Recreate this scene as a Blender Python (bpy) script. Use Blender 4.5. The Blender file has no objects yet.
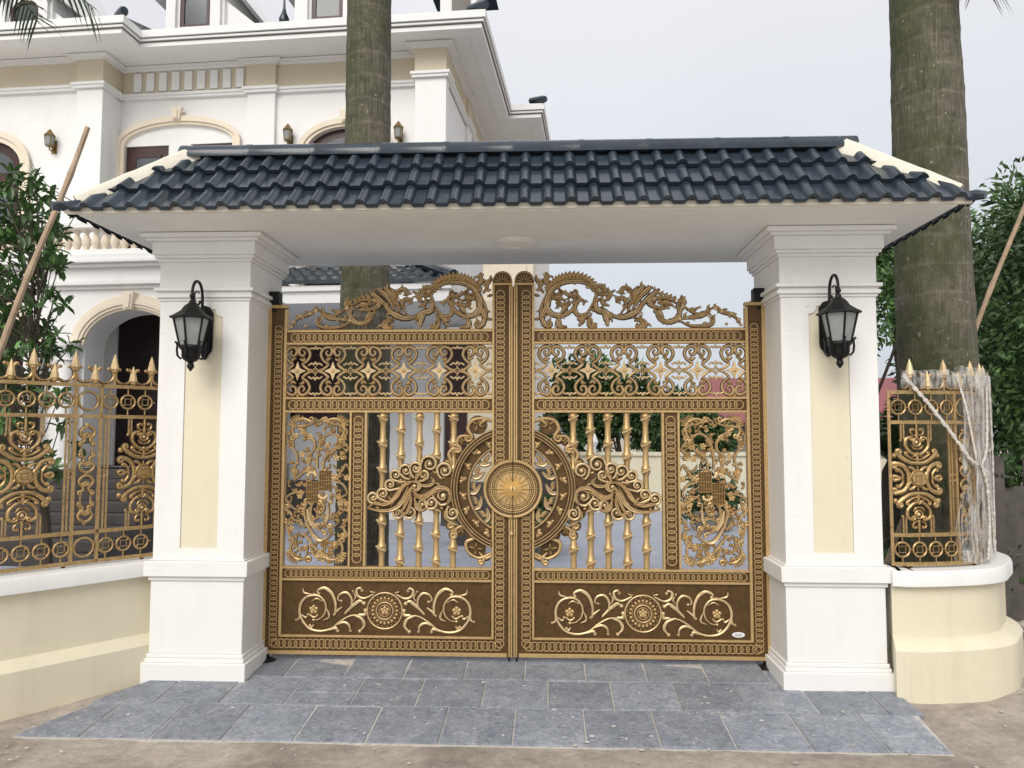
import bpy, math, random
import numpy as np
from mathutils import Vector, Matrix, noise
from mathutils.geometry import tessellate_polygon
PI = math.pi
S = bpy.context.scene
COL = S.collection
R = random.Random(7)

# ------------------------------------------------------------------ camera model (also used to measure the flat gate drawings)
CF, CPIT, CYAW, CROL = 779.3, 0.065, 0.0446, 0.0013
CC = Vector((0.2672, -6.1972, 1.7863))
_r = Vector((math.cos(CYAW), math.sin(CYAW), 0)); _f = Vector((-math.sin(CYAW), math.cos(CYAW), 0)); _u = Vector((0, 0, 1))
_F = _f*math.cos(CPIT) + _u*math.sin(CPIT); _U = _u*math.cos(CPIT) - _f*math.sin(CPIT)
_R = _r*math.cos(CROL) + _U*math.sin(CROL); _UU = _U*math.cos(CROL) - _r*math.sin(CROL)
def ray(u, v): return _R*((u-512)/CF) - _UU*((v-384)/CF) + _F
def atY(u, v, y):
    d = ray(u, v); return CC + d*((y-CC.y)/d.y)
cd = bpy.data.cameras.new('camera'); cam = bpy.data.objects.new('camera', cd); COL.objects.link(cam)
cam.location = CC
cam.matrix_world = Matrix(((_R.x, _UU.x, -_F.x, CC.x), (_R.y, _UU.y, -_F.y, CC.y), (_R.z, _UU.z, -_F.z, CC.z), (0, 0, 0, 1)))
cd.sensor_width = 36; cd.lens = CF*36/1024; cd.clip_end = 3000; cd.clip_start = 0.05
S.camera = cam

# ------------------------------------------------------------------ materials
def nd(nt, t, **k):
    n = nt.nodes.new(t)
    for a, b in k.items(): setattr(n, a, b)
    return n
def mat(name, col, rough=0.6, metal=0.0, var=0.12, vscale=3.0, bump=0.0, bscale=40.0, tint=False, col2=None, c2scale=2.0, c2lo=.5, c2hi=.65, coat=0, spec=0.5, trans=0, streak=0):
    m = bpy.data.materials.new(name); m.use_nodes = True
    nt = m.node_tree; b = nt.nodes['Principled BSDF']
    b.inputs['Roughness'].default_value = rough; b.inputs['Metallic'].default_value = metal
    b.inputs['Specular IOR Level'].default_value = spec
    if coat: b.inputs['Coat Weight'].default_value = coat; b.inputs['Coat Roughness'].default_value = .15
    tc = nd(nt, 'ShaderNodeTexCoord')
    n1 = nd(nt, 'ShaderNodeTexNoise'); n1.inputs['Scale'].default_value = vscale; n1.inputs['Detail'].default_value = 8; n1.inputs['Roughness'].default_value = .65
    nt.links.new(tc.outputs['Object'], n1.inputs['Vector'])
    rp = nd(nt, 'ShaderNodeValToRGB')
    c = col
    rp.color_ramp.elements[0].position = .3; rp.color_ramp.elements[1].position = .7
    rp.color_ramp.elements[0].color = (c[0]*(1-var), c[1]*(1-var), c[2]*(1-var), 1)
    rp.color_ramp.elements[1].color = (min(1, c[0]*(1+var)), min(1, c[1]*(1+var)), min(1, c[2]*(1+var)), 1)
    nt.links.new(n1.outputs['Fac'], rp.inputs['Fac'])
    out = rp.outputs['Color']
    if col2:
        n2 = nd(nt, 'ShaderNodeTexNoise'); n2.inputs['Scale'].default_value = c2scale; n2.inputs['Detail'].default_value = 9; n2.inputs['Roughness'].default_value = .7
        nt.links.new(tc.outputs['Object'], n2.inputs['Vector'])
        mr = nd(nt, 'ShaderNodeMapRange'); mr.inputs[1].default_value = c2lo; mr.inputs[2].default_value = c2hi
        nt.links.new(n2.outputs['Fac'], mr.inputs[0])
        mx = nd(nt, 'ShaderNodeMix', data_type='RGBA'); mx.inputs[7].default_value = (*col2, 1)
        nt.links.new(mr.outputs[0], mx.inputs[0]); nt.links.new(out, mx.inputs[6]); out = mx.outputs[2]
    if streak:
        # faint rain streaks and smudges, their own shape on the paint
        mp = nd(nt, 'ShaderNodeMapping'); mp.inputs['Scale'].default_value = (4.5, 4.5, .5); nt.links.new(tc.outputs['Object'], mp.inputs[0])
        n4 = nd(nt, 'ShaderNodeTexNoise'); n4.inputs['Scale'].default_value = 1; n4.inputs['Detail'].default_value = 7; n4.inputs['Roughness'].default_value = .7; nt.links.new(mp.outputs[0], n4.inputs['Vector'])
        m4 = nd(nt, 'ShaderNodeMapRange'); m4.inputs[1].default_value = .52; m4.inputs[2].default_value = .85; m4.inputs[4].default_value = streak; nt.links.new(n4.outputs['Fac'], m4.inputs[0])
        x4 = nd(nt, 'ShaderNodeMix', data_type='RGBA'); x4.inputs[7].default_value = (col[0]*.62, col[1]*.58, col[2]*.52, 1); nt.links.new(m4.outputs[0], x4.inputs[0]); nt.links.new(out, x4.inputs[6]); out = x4.outputs[2]
        n5 = nd(nt, 'ShaderNodeTexNoise'); n5.inputs['Scale'].default_value = 31; n5.inputs['Detail'].default_value = 3; nt.links.new(tc.outputs['Object'], n5.inputs['Vector'])
        m5 = nd(nt, 'ShaderNodeMapRange'); m5.inputs[1].default_value = .735; m5.inputs[2].default_value = .77; m5.inputs[4].default_value = .7; nt.links.new(n5.outputs['Fac'], m5.inputs[0])
        x5 = nd(nt, 'ShaderNodeMix', data_type='RGBA'); x5.inputs[7].default_value = (col[0]*.45, col[1]*.4, col[2]*.34, 1); nt.links.new(m5.outputs[0], x5.inputs[0]); nt.links.new(out, x5.inputs[6]); out = x5.outputs[2]
    if tint:
        at = nd(nt, 'ShaderNodeAttribute', attribute_name='tint')
        mm = nd(nt, 'ShaderNodeMix', data_type='RGBA', blend_type='MULTIPLY'); mm.inputs[0].default_value = 1
        nt.links.new(out, mm.inputs[6]); nt.links.new(at.outputs['Color'], mm.inputs[7]); out = mm.outputs[2]
    nt.links.new(out, b.inputs['Base Color'])
    # gloss variation
    r2 = nd(nt, 'ShaderNodeMapRange'); r2.inputs[3].default_value = max(.03, rough-.1); r2.inputs[4].default_value = min(1, rough+.1)
    nt.links.new(n1.outputs['Fac'], r2.inputs[0]); nt.links.new(r2.outputs[0], b.inputs['Roughness'])
    if bump:
        nb = nd(nt, 'ShaderNodeTexNoise'); nb.inputs['Scale'].default_value = bscale; nb.inputs['Detail'].default_value = 6
        nt.links.new(tc.outputs['Object'], nb.inputs['Vector'])
        bp = nd(nt, 'ShaderNodeBump'); bp.inputs['Strength'].default_value = bump; bp.inputs['Distance'].default_value = .02
        nt.links.new(nb.outputs['Fac'], bp.inputs['Height']); nt.links.new(bp.outputs[0], b.inputs['Normal'])
    if trans:
        b.inputs['Transmission Weight'].default_value = trans
    return m
M = {}
M['white'] = mat('white_paint', (.80, .795, .77), .55, var=.03, vscale=1.6, bump=.06, bscale=60, col2=(.70, .68, .63), c2scale=2.3, c2lo=.58, c2hi=.95, streak=.22)
M['cream'] = mat('cream_paint', (.72, .66, .50), .6, var=.04, vscale=2, bump=.08, bscale=70, col2=(.62, .53, .36), c2scale=1.7, c2lo=.55, c2hi=.95, streak=.35)
M['plaster'] = mat('raw_plaster', (.76, .71, .60), .85, var=.08, vscale=9, bump=.3, bscale=40)
M['tile'] = mat('glazed_tile', (.024, .036, .049), .22, var=.25, vscale=5, bump=.05, bscale=90, col2=(.05, .06, .07), c2scale=14, c2lo=.58, c2hi=.75, tint=True)
M['bronze'] = mat('dark_bronze', (.098, .052, .015), .45, metal=.4, var=.3, vscale=30, bump=.1, bscale=220)
M['gold'] = mat('old_gold', (.54, .37, .17), .40, metal=.45, var=.12, vscale=22, bump=.05, bscale=160, col2=(.32, .19, .07), c2scale=60, c2lo=.5, c2hi=.85)
M['goldlite'] = mat('pale_gold', (.66, .49, .27), .38, metal=.42, var=.22, vscale=14, col2=(.36, .22, .09), c2scale=50, c2lo=.5, c2hi=.8)
M['brightgold'] = mat('bright_gold', (.70, .50, .22), .38, metal=.45, var=.12, vscale=25)
M['fgold'] = mat('fence_gold', (.44, .295, .13), .36, metal=.55, var=.25, vscale=25, col2=(.13, .07, .022), c2scale=60, c2lo=.5, c2hi=.72)
M['black'] = mat('black_iron', (.006, .006, .006), .5, spec=.3, var=.3, vscale=30, bump=.12, bscale=200)
M['glass'] = mat('frosted_glass', (.26, .28, .275), .3, var=.12, vscale=14)
M['diffuser'] = mat('opal_diffuser', (.78, .76, .72), .3, var=.02)
M['slab'] = mat('blue_stone', (.25, .272, .31), .58, var=.30, vscale=34, bump=.7, bscale=40, tint=True, col2=(.50, .50, .50), c2scale=24, c2lo=.63, c2hi=.70)
M['mortar'] = mat('mortar', (.50, .47, .43), .95, var=.25, vscale=20, bump=.4, bscale=80)
M['court'] = mat('courtyard_stone', (.36, .39, .46), .6, var=.15, vscale=2.5, bump=.1, bscale=20)
M['hwhite'] = mat('house_white', (.80, .80, .79), .7, var=.03, vscale=.7, bump=.03, bscale=30, col2=(.70, .69, .67), c2scale=.6, c2lo=.55, c2hi=.9, streak=.10)
M['hfrieze'] = mat('house_cream', (.62, .55, .42), .75, var=.05, vscale=1)
M['hsurround'] = mat('house_surround', (.76, .67, .54), .75, var=.05, vscale=2)
M['hdoor'] = mat('maroon_wood', (.042, .012, .010), .4, var=.3, vscale=4)
M['hglass'] = mat('window_glass', (.09, .10, .11), .1, var=.2, vscale=1)
M['brass'] = mat('aged_brass', (.25, .17, .06), .4, metal=.7, var=.2)
M['darkstone'] = mat('dark_stone', (.06, .052, .048), .7, var=.25, vscale=3)
M['shadedoor'] = mat('shaded_door', (.016, .008, .008), .35, var=.3, vscale=3)  # near-black: the porch interior's shade put into the door colour
M['redroof'] = mat('maroon_roof', (.24, .07, .075), .6, var=.15, vscale=2)
M['nwall'] = mat('neighbour_wall', (.20, .19, .17), .8, var=.2, vscale=1)
M['bamboo'] = mat('dry_bamboo', (.40, .29, .19), .6, var=.25, vscale=6, col2=(.24, .16, .10), c2scale=9, c2lo=.5, c2hi=.75)
M['leaf'] = mat('glossy_leaf', (.068, .145, .038), .4, var=.3, vscale=6, tint=True)
M['leaf2'] = mat('dark_foliage', (.062, .125, .034), .55, var=.3, vscale=2, tint=True)
M['frond'] = mat('palm_frond', (.06, .10, .035), .5, var=.3, vscale=3, tint=True)
M['dryfrond'] = mat('dry_frond', (.05, .055, .03), .7, var=.3, vscale=3, tint=True)
M['bark'] = mat('brown_bark', (.06, .048, .034), .9, var=.3, vscale=8, bump=.5, bscale=30)
M['plank'] = mat('weathered_plank', (.09, .08, .07), .85, var=.35, vscale=5, bump=.3, bscale=30)
M['rubble'] = mat('rubble_stone', (.42, .38, .34), .9, var=.35, vscale=6, bump=.5, bscale=25)
M['plate'] = mat('enamel_plate', (.74, .74, .74), .3, var=.05)
M['plategrey'] = mat('enamel_print', (.35, .36, .38), .4, var=.05)

def trunk_mat():
    m = bpy.data.materials.new('palm_bark'); m.use_nodes = True; nt = m.node_tree; b = nt.nodes['Principled BSDF']
    b.inputs['Roughness'].default_value = .9
    tc = nd(nt, 'ShaderNodeTexCoord'); sp = nd(nt, 'ShaderNodeSeparateXYZ'); nt.links.new(tc.outputs['Object'], sp.inputs[0])
    n1 = nd(nt, 'ShaderNodeTexNoise'); n1.inputs['Scale'].default_value = 3.2; n1.inputs['Detail'].default_value = 10; n1.inputs['Roughness'].default_value = .75
    nt.links.new(tc.outputs['Object'], n1.inputs['Vector'])
    mp = nd(nt, 'ShaderNodeMapping'); mp.inputs['Scale'].default_value = (55, 55, 4); nt.links.new(tc.outputs['Object'], mp.inputs[0])
    n2 = nd(nt, 'ShaderNodeTexNoise'); n2.inputs['Scale'].default_value = 1; n2.inputs['Detail'].default_value = 5; nt.links.new(mp.outputs[0], n2.inputs['Vector'])
    # leaf-scar rings
    a = nd(nt, 'ShaderNodeMath', operation='MULTIPLY_ADD'); a.inputs[1].default_value = .14
    nt.links.new(n1.outputs['Fac'], a.inputs[0]); nt.links.new(sp.outputs['Z'], a.inputs[2])
    fr = nd(nt, 'ShaderNodeMath', operation='MULTIPLY'); fr.inputs[1].default_value = 3.9; nt.links.new(a.outputs[0], fr.inputs[0])
    f2 = nd(nt, 'ShaderNodeMath', operation='FRACT'); nt.links.new(fr.outputs[0], f2.inputs[0])
    ring = nd(nt, 'ShaderNodeMapRange'); ring.inputs[1].default_value = 0; ring.inputs[2].default_value = .13; ring.inputs[3].default_value = 1; ring.inputs[4].default_value = 0
    nt.links.new(f2.outputs[0], ring.inputs[0])
    base = nd(nt, 'ShaderNodeValToRGB'); e = base.color_ramp.elements
    e[0].position = .25; e[0].color = (.056, .050, .038, 1); e[1].position = .75; e[1].color = (.185, .165, .13, 1)
    nt.links.new(n2.outputs['Fac'], base.inputs['Fac'])
    rm = nd(nt, 'ShaderNodeMix', data_type='RGBA'); rm.inputs[7].default_value = (.26, .22, .17, 1)
    rr = nd(nt, 'ShaderNodeMath', operation='MULTIPLY'); rr.inputs[1].default_value = .42; nt.links.new(ring.outputs[0], rr.inputs[0])
    nt.links.new(rr.outputs[0], rm.inputs[0]); nt.links.new(base.outputs[0], rm.inputs[6])
    n3 = nd(nt, 'ShaderNodeTexNoise'); n3.inputs['Scale'].default_value = 1.4; n3.inputs['Detail'].default_value = 12; n3.inputs['Roughness'].default_value = .8
    nt.links.new(tc.outputs['Object'], n3.inputs['Vector'])
    # moss keeps to the street-left side of each trunk
    sx = nd(nt, 'ShaderNodeMath', operation='MULTIPLY_ADD'); sx.inputs[1].default_value = -.22; nt.links.new(sp.outputs['X'], sx.inputs[0]); nt.links.new(n3.outputs['Fac'], sx.inputs[2])
    mr = nd(nt, 'ShaderNodeMapRange'); mr.inputs[1].default_value = .42; mr.inputs[2].default_value = .60; nt.links.new(sx.outputs[0], mr.inputs[0])
    mo = nd(nt, 'ShaderNodeMath', operation='MULTIPLY'); mo.inputs[1].default_value = .8; nt.links.new(mr.outputs[0], mo.inputs[0])
    mm = nd(nt, 'ShaderNodeMix', data_type='RGBA'); mm.inputs[7].default_value = (.046, .055, .018, 1)
    nt.links.new(mo.outputs[0], mm.inputs[0]); nt.links.new(rm.outputs[2], mm.inputs[6])
    # fine mottling of algae and bare fibre
    n6 = nd(nt, 'ShaderNodeTexNoise'); n6.inputs['Scale'].default_value = 9; n6.inputs['Detail'].default_value = 9; n6.inputs['Roughness'].default_value = .8; nt.links.new(tc.outputs['Object'], n6.inputs['Vector'])
    r6 = nd(nt, 'ShaderNodeValToRGB'); q6 = r6.color_ramp.elements; q6[0].position = .36; q6[0].color = (.45, .45, .42, 1); q6[1].position = .64; q6[1].color = (1.5, 1.5, 1.42, 1); nt.links.new(n6.outputs['Fac'], r6.inputs['Fac'])
    x6 = nd(nt, 'ShaderNodeMix', data_type='RGBA', blend_type='MULTIPLY'); x6.inputs[0].default_value = .6; nt.links.new(mm.outputs[2], x6.inputs[6]); nt.links.new(r6.outputs[0], x6.inputs[7]); mm = x6
    # pale lichen specks
    vo = nd(nt, 'ShaderNodeTexNoise'); vo.inputs['Scale'].default_value = 26; vo.inputs['Detail'].default_value = 4; nt.links.new(tc.outputs['Object'], vo.inputs['Vector'])
    lr = nd(nt, 'ShaderNodeMapRange'); lr.inputs[1].default_value = .66; lr.inputs[2].default_value = .78; nt.links.new(vo.outputs['Fac'], lr.inputs[0])
    lm = nd(nt, 'ShaderNodeMix', data_type='RGBA'); lm.inputs[7].default_value = (.36, .34, .28, 1)
    nt.links.new(lr.outputs[0], lm.inputs[0]); nt.links.new(mm.outputs[2], lm.inputs[6])
    nt.links.new(lm.outputs[2], b.inputs['Base Color'])
    bp = nd(nt, 'ShaderNodeBump'); bp.inputs['Strength'].default_value = .5; bp.inputs['Distance'].default_value = .02
    ad = nd(nt, 'ShaderNodeMath', operation='ADD'); nt.links.new(n2.outputs['Fac'], ad.inputs[0]); nt.links.new(ring.outputs[0], ad.inputs[1])
    nt.links.new(ad.outputs[0], bp.inputs['Height']); nt.links.new(bp.outputs[0], b.inputs['Normal'])
    return m
M['trunk'] = trunk_mat()

def slab_mat():
    m = bpy.data.materials.new('blue_stone'); m.use_nodes = True; nt = m.node_tree; b = nt.nodes['Principled BSDF']
    tc = nd(nt, 'ShaderNodeTexCoord')
    def ns(sc, det=8, ro=.7, dist=0):
        n = nd(nt, 'ShaderNodeTexNoise'); n.inputs['Scale'].default_value = sc; n.inputs['Detail'].default_value = det; n.inputs['Roughness'].default_value = ro; n.inputs['Distortion'].default_value = dist
        nt.links.new(tc.outputs['Object'], n.inputs['Vector']); return n.outputs['Fac']
    def ramp(f, a, ca, b_, cb):
        r = nd(nt, 'ShaderNodeValToRGB'); e = r.color_ramp.elements; e[0].position = a; e[0].color = (*ca, 1); e[1].position = b_; e[1].color = (*cb, 1); nt.links.new(f, r.inputs['Fac']); return r.outputs['Color']
    def mul(x, y, f=1.0):
        q = nd(nt, 'ShaderNodeMix', data_type='RGBA', blend_type='MULTIPLY'); q.inputs[0].default_value = f; nt.links.new(x, q.inputs[6]); nt.links.new(y, q.inputs[7]); return q.outputs[2]
    def over(x, f, c):
        q = nd(nt, 'ShaderNodeMix', data_type='RGBA'); q.inputs[7].default_value = (*c, 1); nt.links.new(f, q.inputs[0]); nt.links.new(x, q.inputs[6]); return q.outputs[2]
    def step(f, a, b_, k=1.0):
        r = nd(nt, 'ShaderNodeMapRange'); r.inputs[1].default_value = a; r.inputs[2].default_value = b_; r.inputs[4].default_value = k; nt.links.new(f, r.inputs[0]); return r.outputs[0]
    big = ns(4.5, 9, .72, .6); cle = ns(19, 10, .8, 1.5)
    c = ramp(big, .3, (.21, .238, .285), .72, (.37, .395, .435))
    c = mul(c, ramp(cle, .33, (.40, .41, .44), .66, (1.32, 1.31, 1.29)), .95)
    c = mul(c, nd(nt, 'ShaderNodeAttribute', attribute_name='tint').outputs['Color'])
    c = over(c, step(ns(3.1, 12, .8, .3), .56, .74, .55), (.44, .41, .37))          # dried dust
    c = over(c, step(ns(30, 3, .5), .70, .735, .85), (.66, .65, .62))               # paint and mortar drips
    c = over(c, step(ns(85, 2, .5), .74, .77, .7), (.62, .61, .58))
    nt.links.new(c, b.inputs['Base Color'])
    r = nd(nt, 'ShaderNodeMapRange'); r.inputs[3].default_value = .42; r.inputs[4].default_value = .75; nt.links.new(cle, r.inputs[0]); nt.links.new(r.outputs[0], b.inputs['Roughness'])
    bp = nd(nt, 'ShaderNodeBump'); bp.inputs['Strength'].default_value = .75; bp.inputs['Distance'].default_value = .012; nt.links.new(cle, bp.inputs['Height']); nt.links.new(bp.outputs[0], b.inputs['Normal'])
    return m
bpy.data.materials.remove(M['slab']); M['slab'] = slab_mat()

def ground_mat():
    m = bpy.data.materials.new('dusty_ground'); m.use_nodes = True; nt = m.node_tree; b = nt.nodes['Principled BSDF']
    b.inputs['Roughness'].default_value = .95
    tc = nd(nt, 'ShaderNodeTexCoord')
    def ns(sc, det=14, ro=.78):
        n = nd(nt, 'ShaderNodeTexNoise'); n.inputs['Scale'].default_value = sc; n.inputs['Detail'].default_value = det; n.inputs['Roughness'].default_value = ro
        nt.links.new(tc.outputs['Object'], n.inputs['Vector']); return n
    n1 = ns(1.6); n2 = ns(9); n3 = ns(60, 4)
    rp = nd(nt, 'ShaderNodeValToRGB'); e = rp.color_ramp.elements
    e[0].position = .34; e[0].color = (.27, .235, .20, 1); e[1].position = .6; e[1].color = (.54, .485, .43, 1)
    nt.links.new(n1.outputs['Fac'], rp.inputs['Fac'])
    r2 = nd(nt, 'ShaderNodeValToRGB'); e = r2.color_ramp.elements
    e[0].position = .35; e[0].color = (.68, .66, .64, 1); e[1].position = .7; e[1].color = (1.25, 1.2, 1.15, 1)
    nt.links.new(n2.outputs['Fac'], r2.inputs['Fac'])
    mx = nd(nt, 'ShaderNodeMix', data_type='RGBA', blend_type='MULTIPLY'); mx.inputs[0].default_value = .8
    nt.links.new(rp.outputs[0], mx.inputs[6]); nt.links.new(r2.outputs[0], mx.inputs[7])
    lr = nd(nt, 'ShaderNodeMapRange'); lr.inputs[1].default_value = .64; lr.inputs[2].default_value = .7; nt.links.new(n3.outputs['Fac'], lr.inputs[0])
    lm = nd(nt, 'ShaderNodeMix', data_type='RGBA'); lm.inputs[7].default_value = (.55, .5, .44, 1)
    nt.links.new(lr.outputs[0], lm.inputs[0]); nt.links.new(mx.outputs[2], lm.inputs[6])
    nt.links.new(lm.outputs[2], b.inputs['Base Color'])
    bp = nd(nt, 'ShaderNodeBump'); bp.inputs['Strength'].default_value = 1; bp.inputs['Distance'].default_value = .03
    nt.links.new(n2.outputs['Fac'], bp.inputs['Height']); nt.links.new(bp.outputs[0], b.inputs['Normal'])
    return m
M['ground'] = ground_mat()

def wrap_mat():
    m = bpy.data.materials.new('cling_film'); m.use_nodes = True; nt = m.node_tree
    b = nt.nodes['Principled BSDF']; b.inputs['Base Color'].default_value = (.84, .83, .80, 1); b.inputs['Roughness'].default_value = .2
    tc = nd(nt, 'ShaderNodeTexCoord'); mp = nd(nt, 'ShaderNodeMapping'); mp.inputs['Scale'].default_value = (26, 26, 3); nt.links.new(tc.outputs['Object'], mp.inputs[0])
    n = nd(nt, 'ShaderNodeTexNoise'); n.inputs['Scale'].default_value = 1.3; n.inputs['Detail'].default_value = 8; n.inputs['Roughness'].default_value = .7
    nt.links.new(mp.outputs[0], n.inputs['Vector'])
    r = nd(nt, 'ShaderNodeMapRange'); r.inputs[1].default_value = .44; r.inputs[2].default_value = .70; r.inputs[3].default_value = .03; r.inputs[4].default_value = .80
    nt.links.new(n.outputs['Fac'], r.inputs[0]); nt.links.new(r.outputs[0], b.inputs['Alpha'])
    bp = nd(nt, 'ShaderNodeBump'); bp.inputs['Strength'].default_value = .9; bp.inputs['Distance'].default_value = .03
    nt.links.new(n.outputs['Fac'], bp.inputs['Height']); nt.links.new(bp.outputs[0], b.inputs['Normal'])
    return m
M['wrap'] = wrap_mat()
M['strand'] = mat('twisted_film', (.62, .58, .52), .35, var=.25, vscale=30, bump=.4, bscale=90)

# ------------------------------------------------------------------ mesh builder
def cr(pts, n=6, closed=False):
    """Catmull-Rom through 2-D points"""
    P = [Vector(p) for p in pts]; out = []
    N = len(P); segs = N if closed else N-1
    for i in range(segs):
        p1 = P[i]; p2 = P[(i+1) % N]
        p0 = P[i-1] if (closed or i > 0) else p1*2-p2
        p3 = P[(i+2) % N] if (closed or i+2 < N) else p2*2-p1
        for k in range(n):
            t = k/n
            out.append(.5*((2*p1)+(p2-p0)*t+(2*p0-5*p1+4*p2-p3)*t*t+(3*p1-p0-3*p2+p3)*t**3))
    if not closed: out.append(P[-1])
    return out
PK = ([(-1, 0), (-.66, .45), (-.44, 1), (-.1, .75), (.1, .75), (.44, 1), (.66, .45), (1, 0)], [0, 1, 1, 0, 1, 1, 0])
P6 = ([(-1, 0), (-.6, .6), (0, 1), (.6, .6), (1, 0)], [0, 1, 1, 0])
P5 = ([(-1, 0), (-.72, .72), (0, 1), (.72, .72), (1, 0)], [0, 1, 1, 0])
PL = ([(-1, 0), (-.8, .62), (-.5, 1), (-.1, .7), (.1, .7), (.5, 1), (.8, .62), (1, 0)], [0, 1, 1, 0, 1, 1, 0])
PR = ([(-1, 0), (-.6, 1), (.6, 1), (1, 0)], [1, 1, 1])
P3 = ([(-1, 0), (0, 1), (1, 0)], [1, 1])
PG = ([(-1, 0), (-.9, .85), (-.6, 1), (-.35, .55), (.35, .55), (.6, 1), (.9, .85), (1, 0)], [0, 1, 1, 0, 1, 1, 0])
class MB:
    def __init__(s, xf=None): s.v = []; s.f = []; s.m = []; s.t = []; s.xf = xf
    def add(s, vs, fs, mat=0, tint=None):
        o = len(s.v); s.v += [tuple(v) for v in vs]
        for i, f in enumerate(fs):
            s.f.append(tuple(a+o for a in f)); s.m.append(mat[i] if isinstance(mat, list) else mat); s.t.append(tint if tint is not None else 1.0)
    def box(s, x0, x1, y0, y1, z0, z1, mat=0, tint=None):
        vs = [(x, y, z) for z in (z0, z1) for y in (y0, y1) for x in (x0, x1)]
        s.add(vs, [(0, 2, 3, 1), (4, 5, 7, 6), (0, 1, 5, 4), (2, 6, 7, 3), (0, 4, 6, 2), (1, 3, 7, 5)], mat, tint)
    def prism(s, poly, y0, y1, mat=0, holes=(), smat=None, tint=None):
        loops = [list(poly)]+[list(h) for h in holes]
        tri = tessellate_polygon([[Vector((a[0], a[1], 0)) for a in l] for l in loops])
        flat = [p for l in loops for p in l]; n = len(flat)
        vs = [(p[0], y0, p[1]) for p in flat]+[(p[0], y1, p[1]) for p in flat]
        fs = [tuple(t) for t in tri]+[tuple(a+n for a in t[::-1]) for t in tri]; ms = [mat]*len(fs)
        b = 0
        for l in loops:
            k = len(l)
            for i in range(k):
                j = (i+1) % k; fs.append((b+i, b+j, b+j+n, b+i+n)); ms.append(mat if smat is None else smat)
            b += k
        s.add(vs, fs, ms, tint)
    def lathe(s, prof, c=(0, 0, 0), segs=12, mat=0, a0=0, a1=2*PI, axis='z', tint=None):
        full = abs(a1-a0-2*PI) < 1e-6; n = segs if full else segs+1; vs = []; fs = []; ms = []
        for r, z in prof:
            for k in range(n):
                a = a0+(a1-a0)*k/segs
                if axis == 'z': vs.append((c[0]+r*math.cos(a), c[1]+r*math.sin(a), c[2]+z))
                else: vs.append((c[0]+r*math.cos(a), c[1]+z, c[2]+r*math.sin(a)))
        for i in range(len(prof)-1):
            mm = mat[i] if isinstance(mat, list) else mat
            for k in range(segs):
                k2 = (k+1) % n; fs.append((i*n+k, i*n+k2, (i+1)*n+k2, (i+1)*n+k)); ms.append(mm)
        s.add(vs, fs, ms, tint)
    def sphere(s, c, r, mat=0, sc=(1, 1, 1), n=8):
        pr = [(math.sin(PI*i/(n-2)), -math.cos(PI*i/(n-2))) for i in range(n-1)]
        vs = []; fs = []
        for a, z in pr:
            for k in range(n):
                t = 2*PI*k/n; vs.append((c[0]+r*sc[0]*max(a, .01)*math.cos(t), c[1]+r*sc[1]*max(a, .01)*math.sin(t), c[2]+r*sc[2]*z))
        for i in range(len(pr)-1):
            for k in range(n): fs.append((i*n+k, i*n+(k+1) % n, (i+1)*n+(k+1) % n, (i+1)*n+k))
        s.add(vs, fs, mat)
    def tube(s, pts, r, segs=8, mat=0, tint=None):
        P = [Vector(p) for p in pts]; vs = []; fs = []; N = len(P)
        up = None
        for i, p in enumerate(P):
            t = (P[min(i+1, N-1)]-P[max(i-1, 0)]).normalized()
            if up is None: up = Vector((0, 0, 1)) if abs(t.z) < .9 else Vector((1, 0, 0))
            n1 = (up-t*up.dot(t)).normalized(); up = n1; n2 = t.cross(n1)
            rr = r[i] if isinstance(r, (list, tuple)) else r
            for k in range(segs):
                a = 2*PI*k/segs; vs.append(p+n1*rr*math.cos(a)+n2*rr*math.sin(a))
        for i in range(N-1):
            for k in range(segs): fs.append((i*segs+k, i*segs+(k+1) % segs, (i+1)*segs+(k+1) % segs, (i+1)*segs+k))
        fs.append(tuple(range(segs))); fs.append(tuple((N-1)*segs+k for k in range(segs)))
        s.add(vs, fs, mat, tint)
    def ribbon(s, pts, w, y=0.0, d=.012, prof=P5, closed=False, mats=None):
        """raised strip along a 2-D path in the x-z plane; front faces -y. w: number or (start, mid, end)"""
        P = [Vector((p[0], p[1])) for p in pts]; N = len(P); pf, pm = prof; k = len(pf); vs = []; fs = []; ms = []
        mats = mats or [0, 1]
        for i, p in enumerate(P):
            a = P[i-1] if (closed or i > 0) else P[0]; b = P[(i+1) % N] if (closed or i < N-1) else P[-1]
            t = b-a
            if t.length < 1e-9: t = Vector((1, 0))
            t.normalize(); n = Vector((-t.y, t.x))
            if isinstance(w, (tuple, list)):
                q = i/(N-1); ww = w[0]+(w[1]-w[0])*min(1, q*2) if q < .5 else w[1]+(w[2]-w[1])*(q*2-1)
            else: ww = w
            for o, h in pf:
                q2 = p+n*o*ww; vs.append((q2.x, y-d*h, q2.y))
        cnt = N if closed else N-1
        for i in range(cnt):
            j = (i+1) % N
            for a in range(k-1):
                fs.append((i*k+a, i*k+a+1, j*k+a+1, j*k+a)); ms.append(mats[pm[a]])
            fs.append((i*k+k-1, i*k, j*k, j*k+k-1)); ms.append(mats[0])
        if not closed:
            fs.append(tuple(range(k))); fs.append(tuple((N-1)*k+a for a in range(k))); ms += [mats[0], mats[0]]
        s.add(vs, fs, ms)
    def circ(s, cx, cz, r, w, y=0, d=.01, n=14, prof=P3, mats=None):
        s.ribbon([(cx+r*math.cos(2*PI*i/n), cz+r*math.sin(2*PI*i/n)) for i in range(n)], w, y, d, prof, True, mats)
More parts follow.
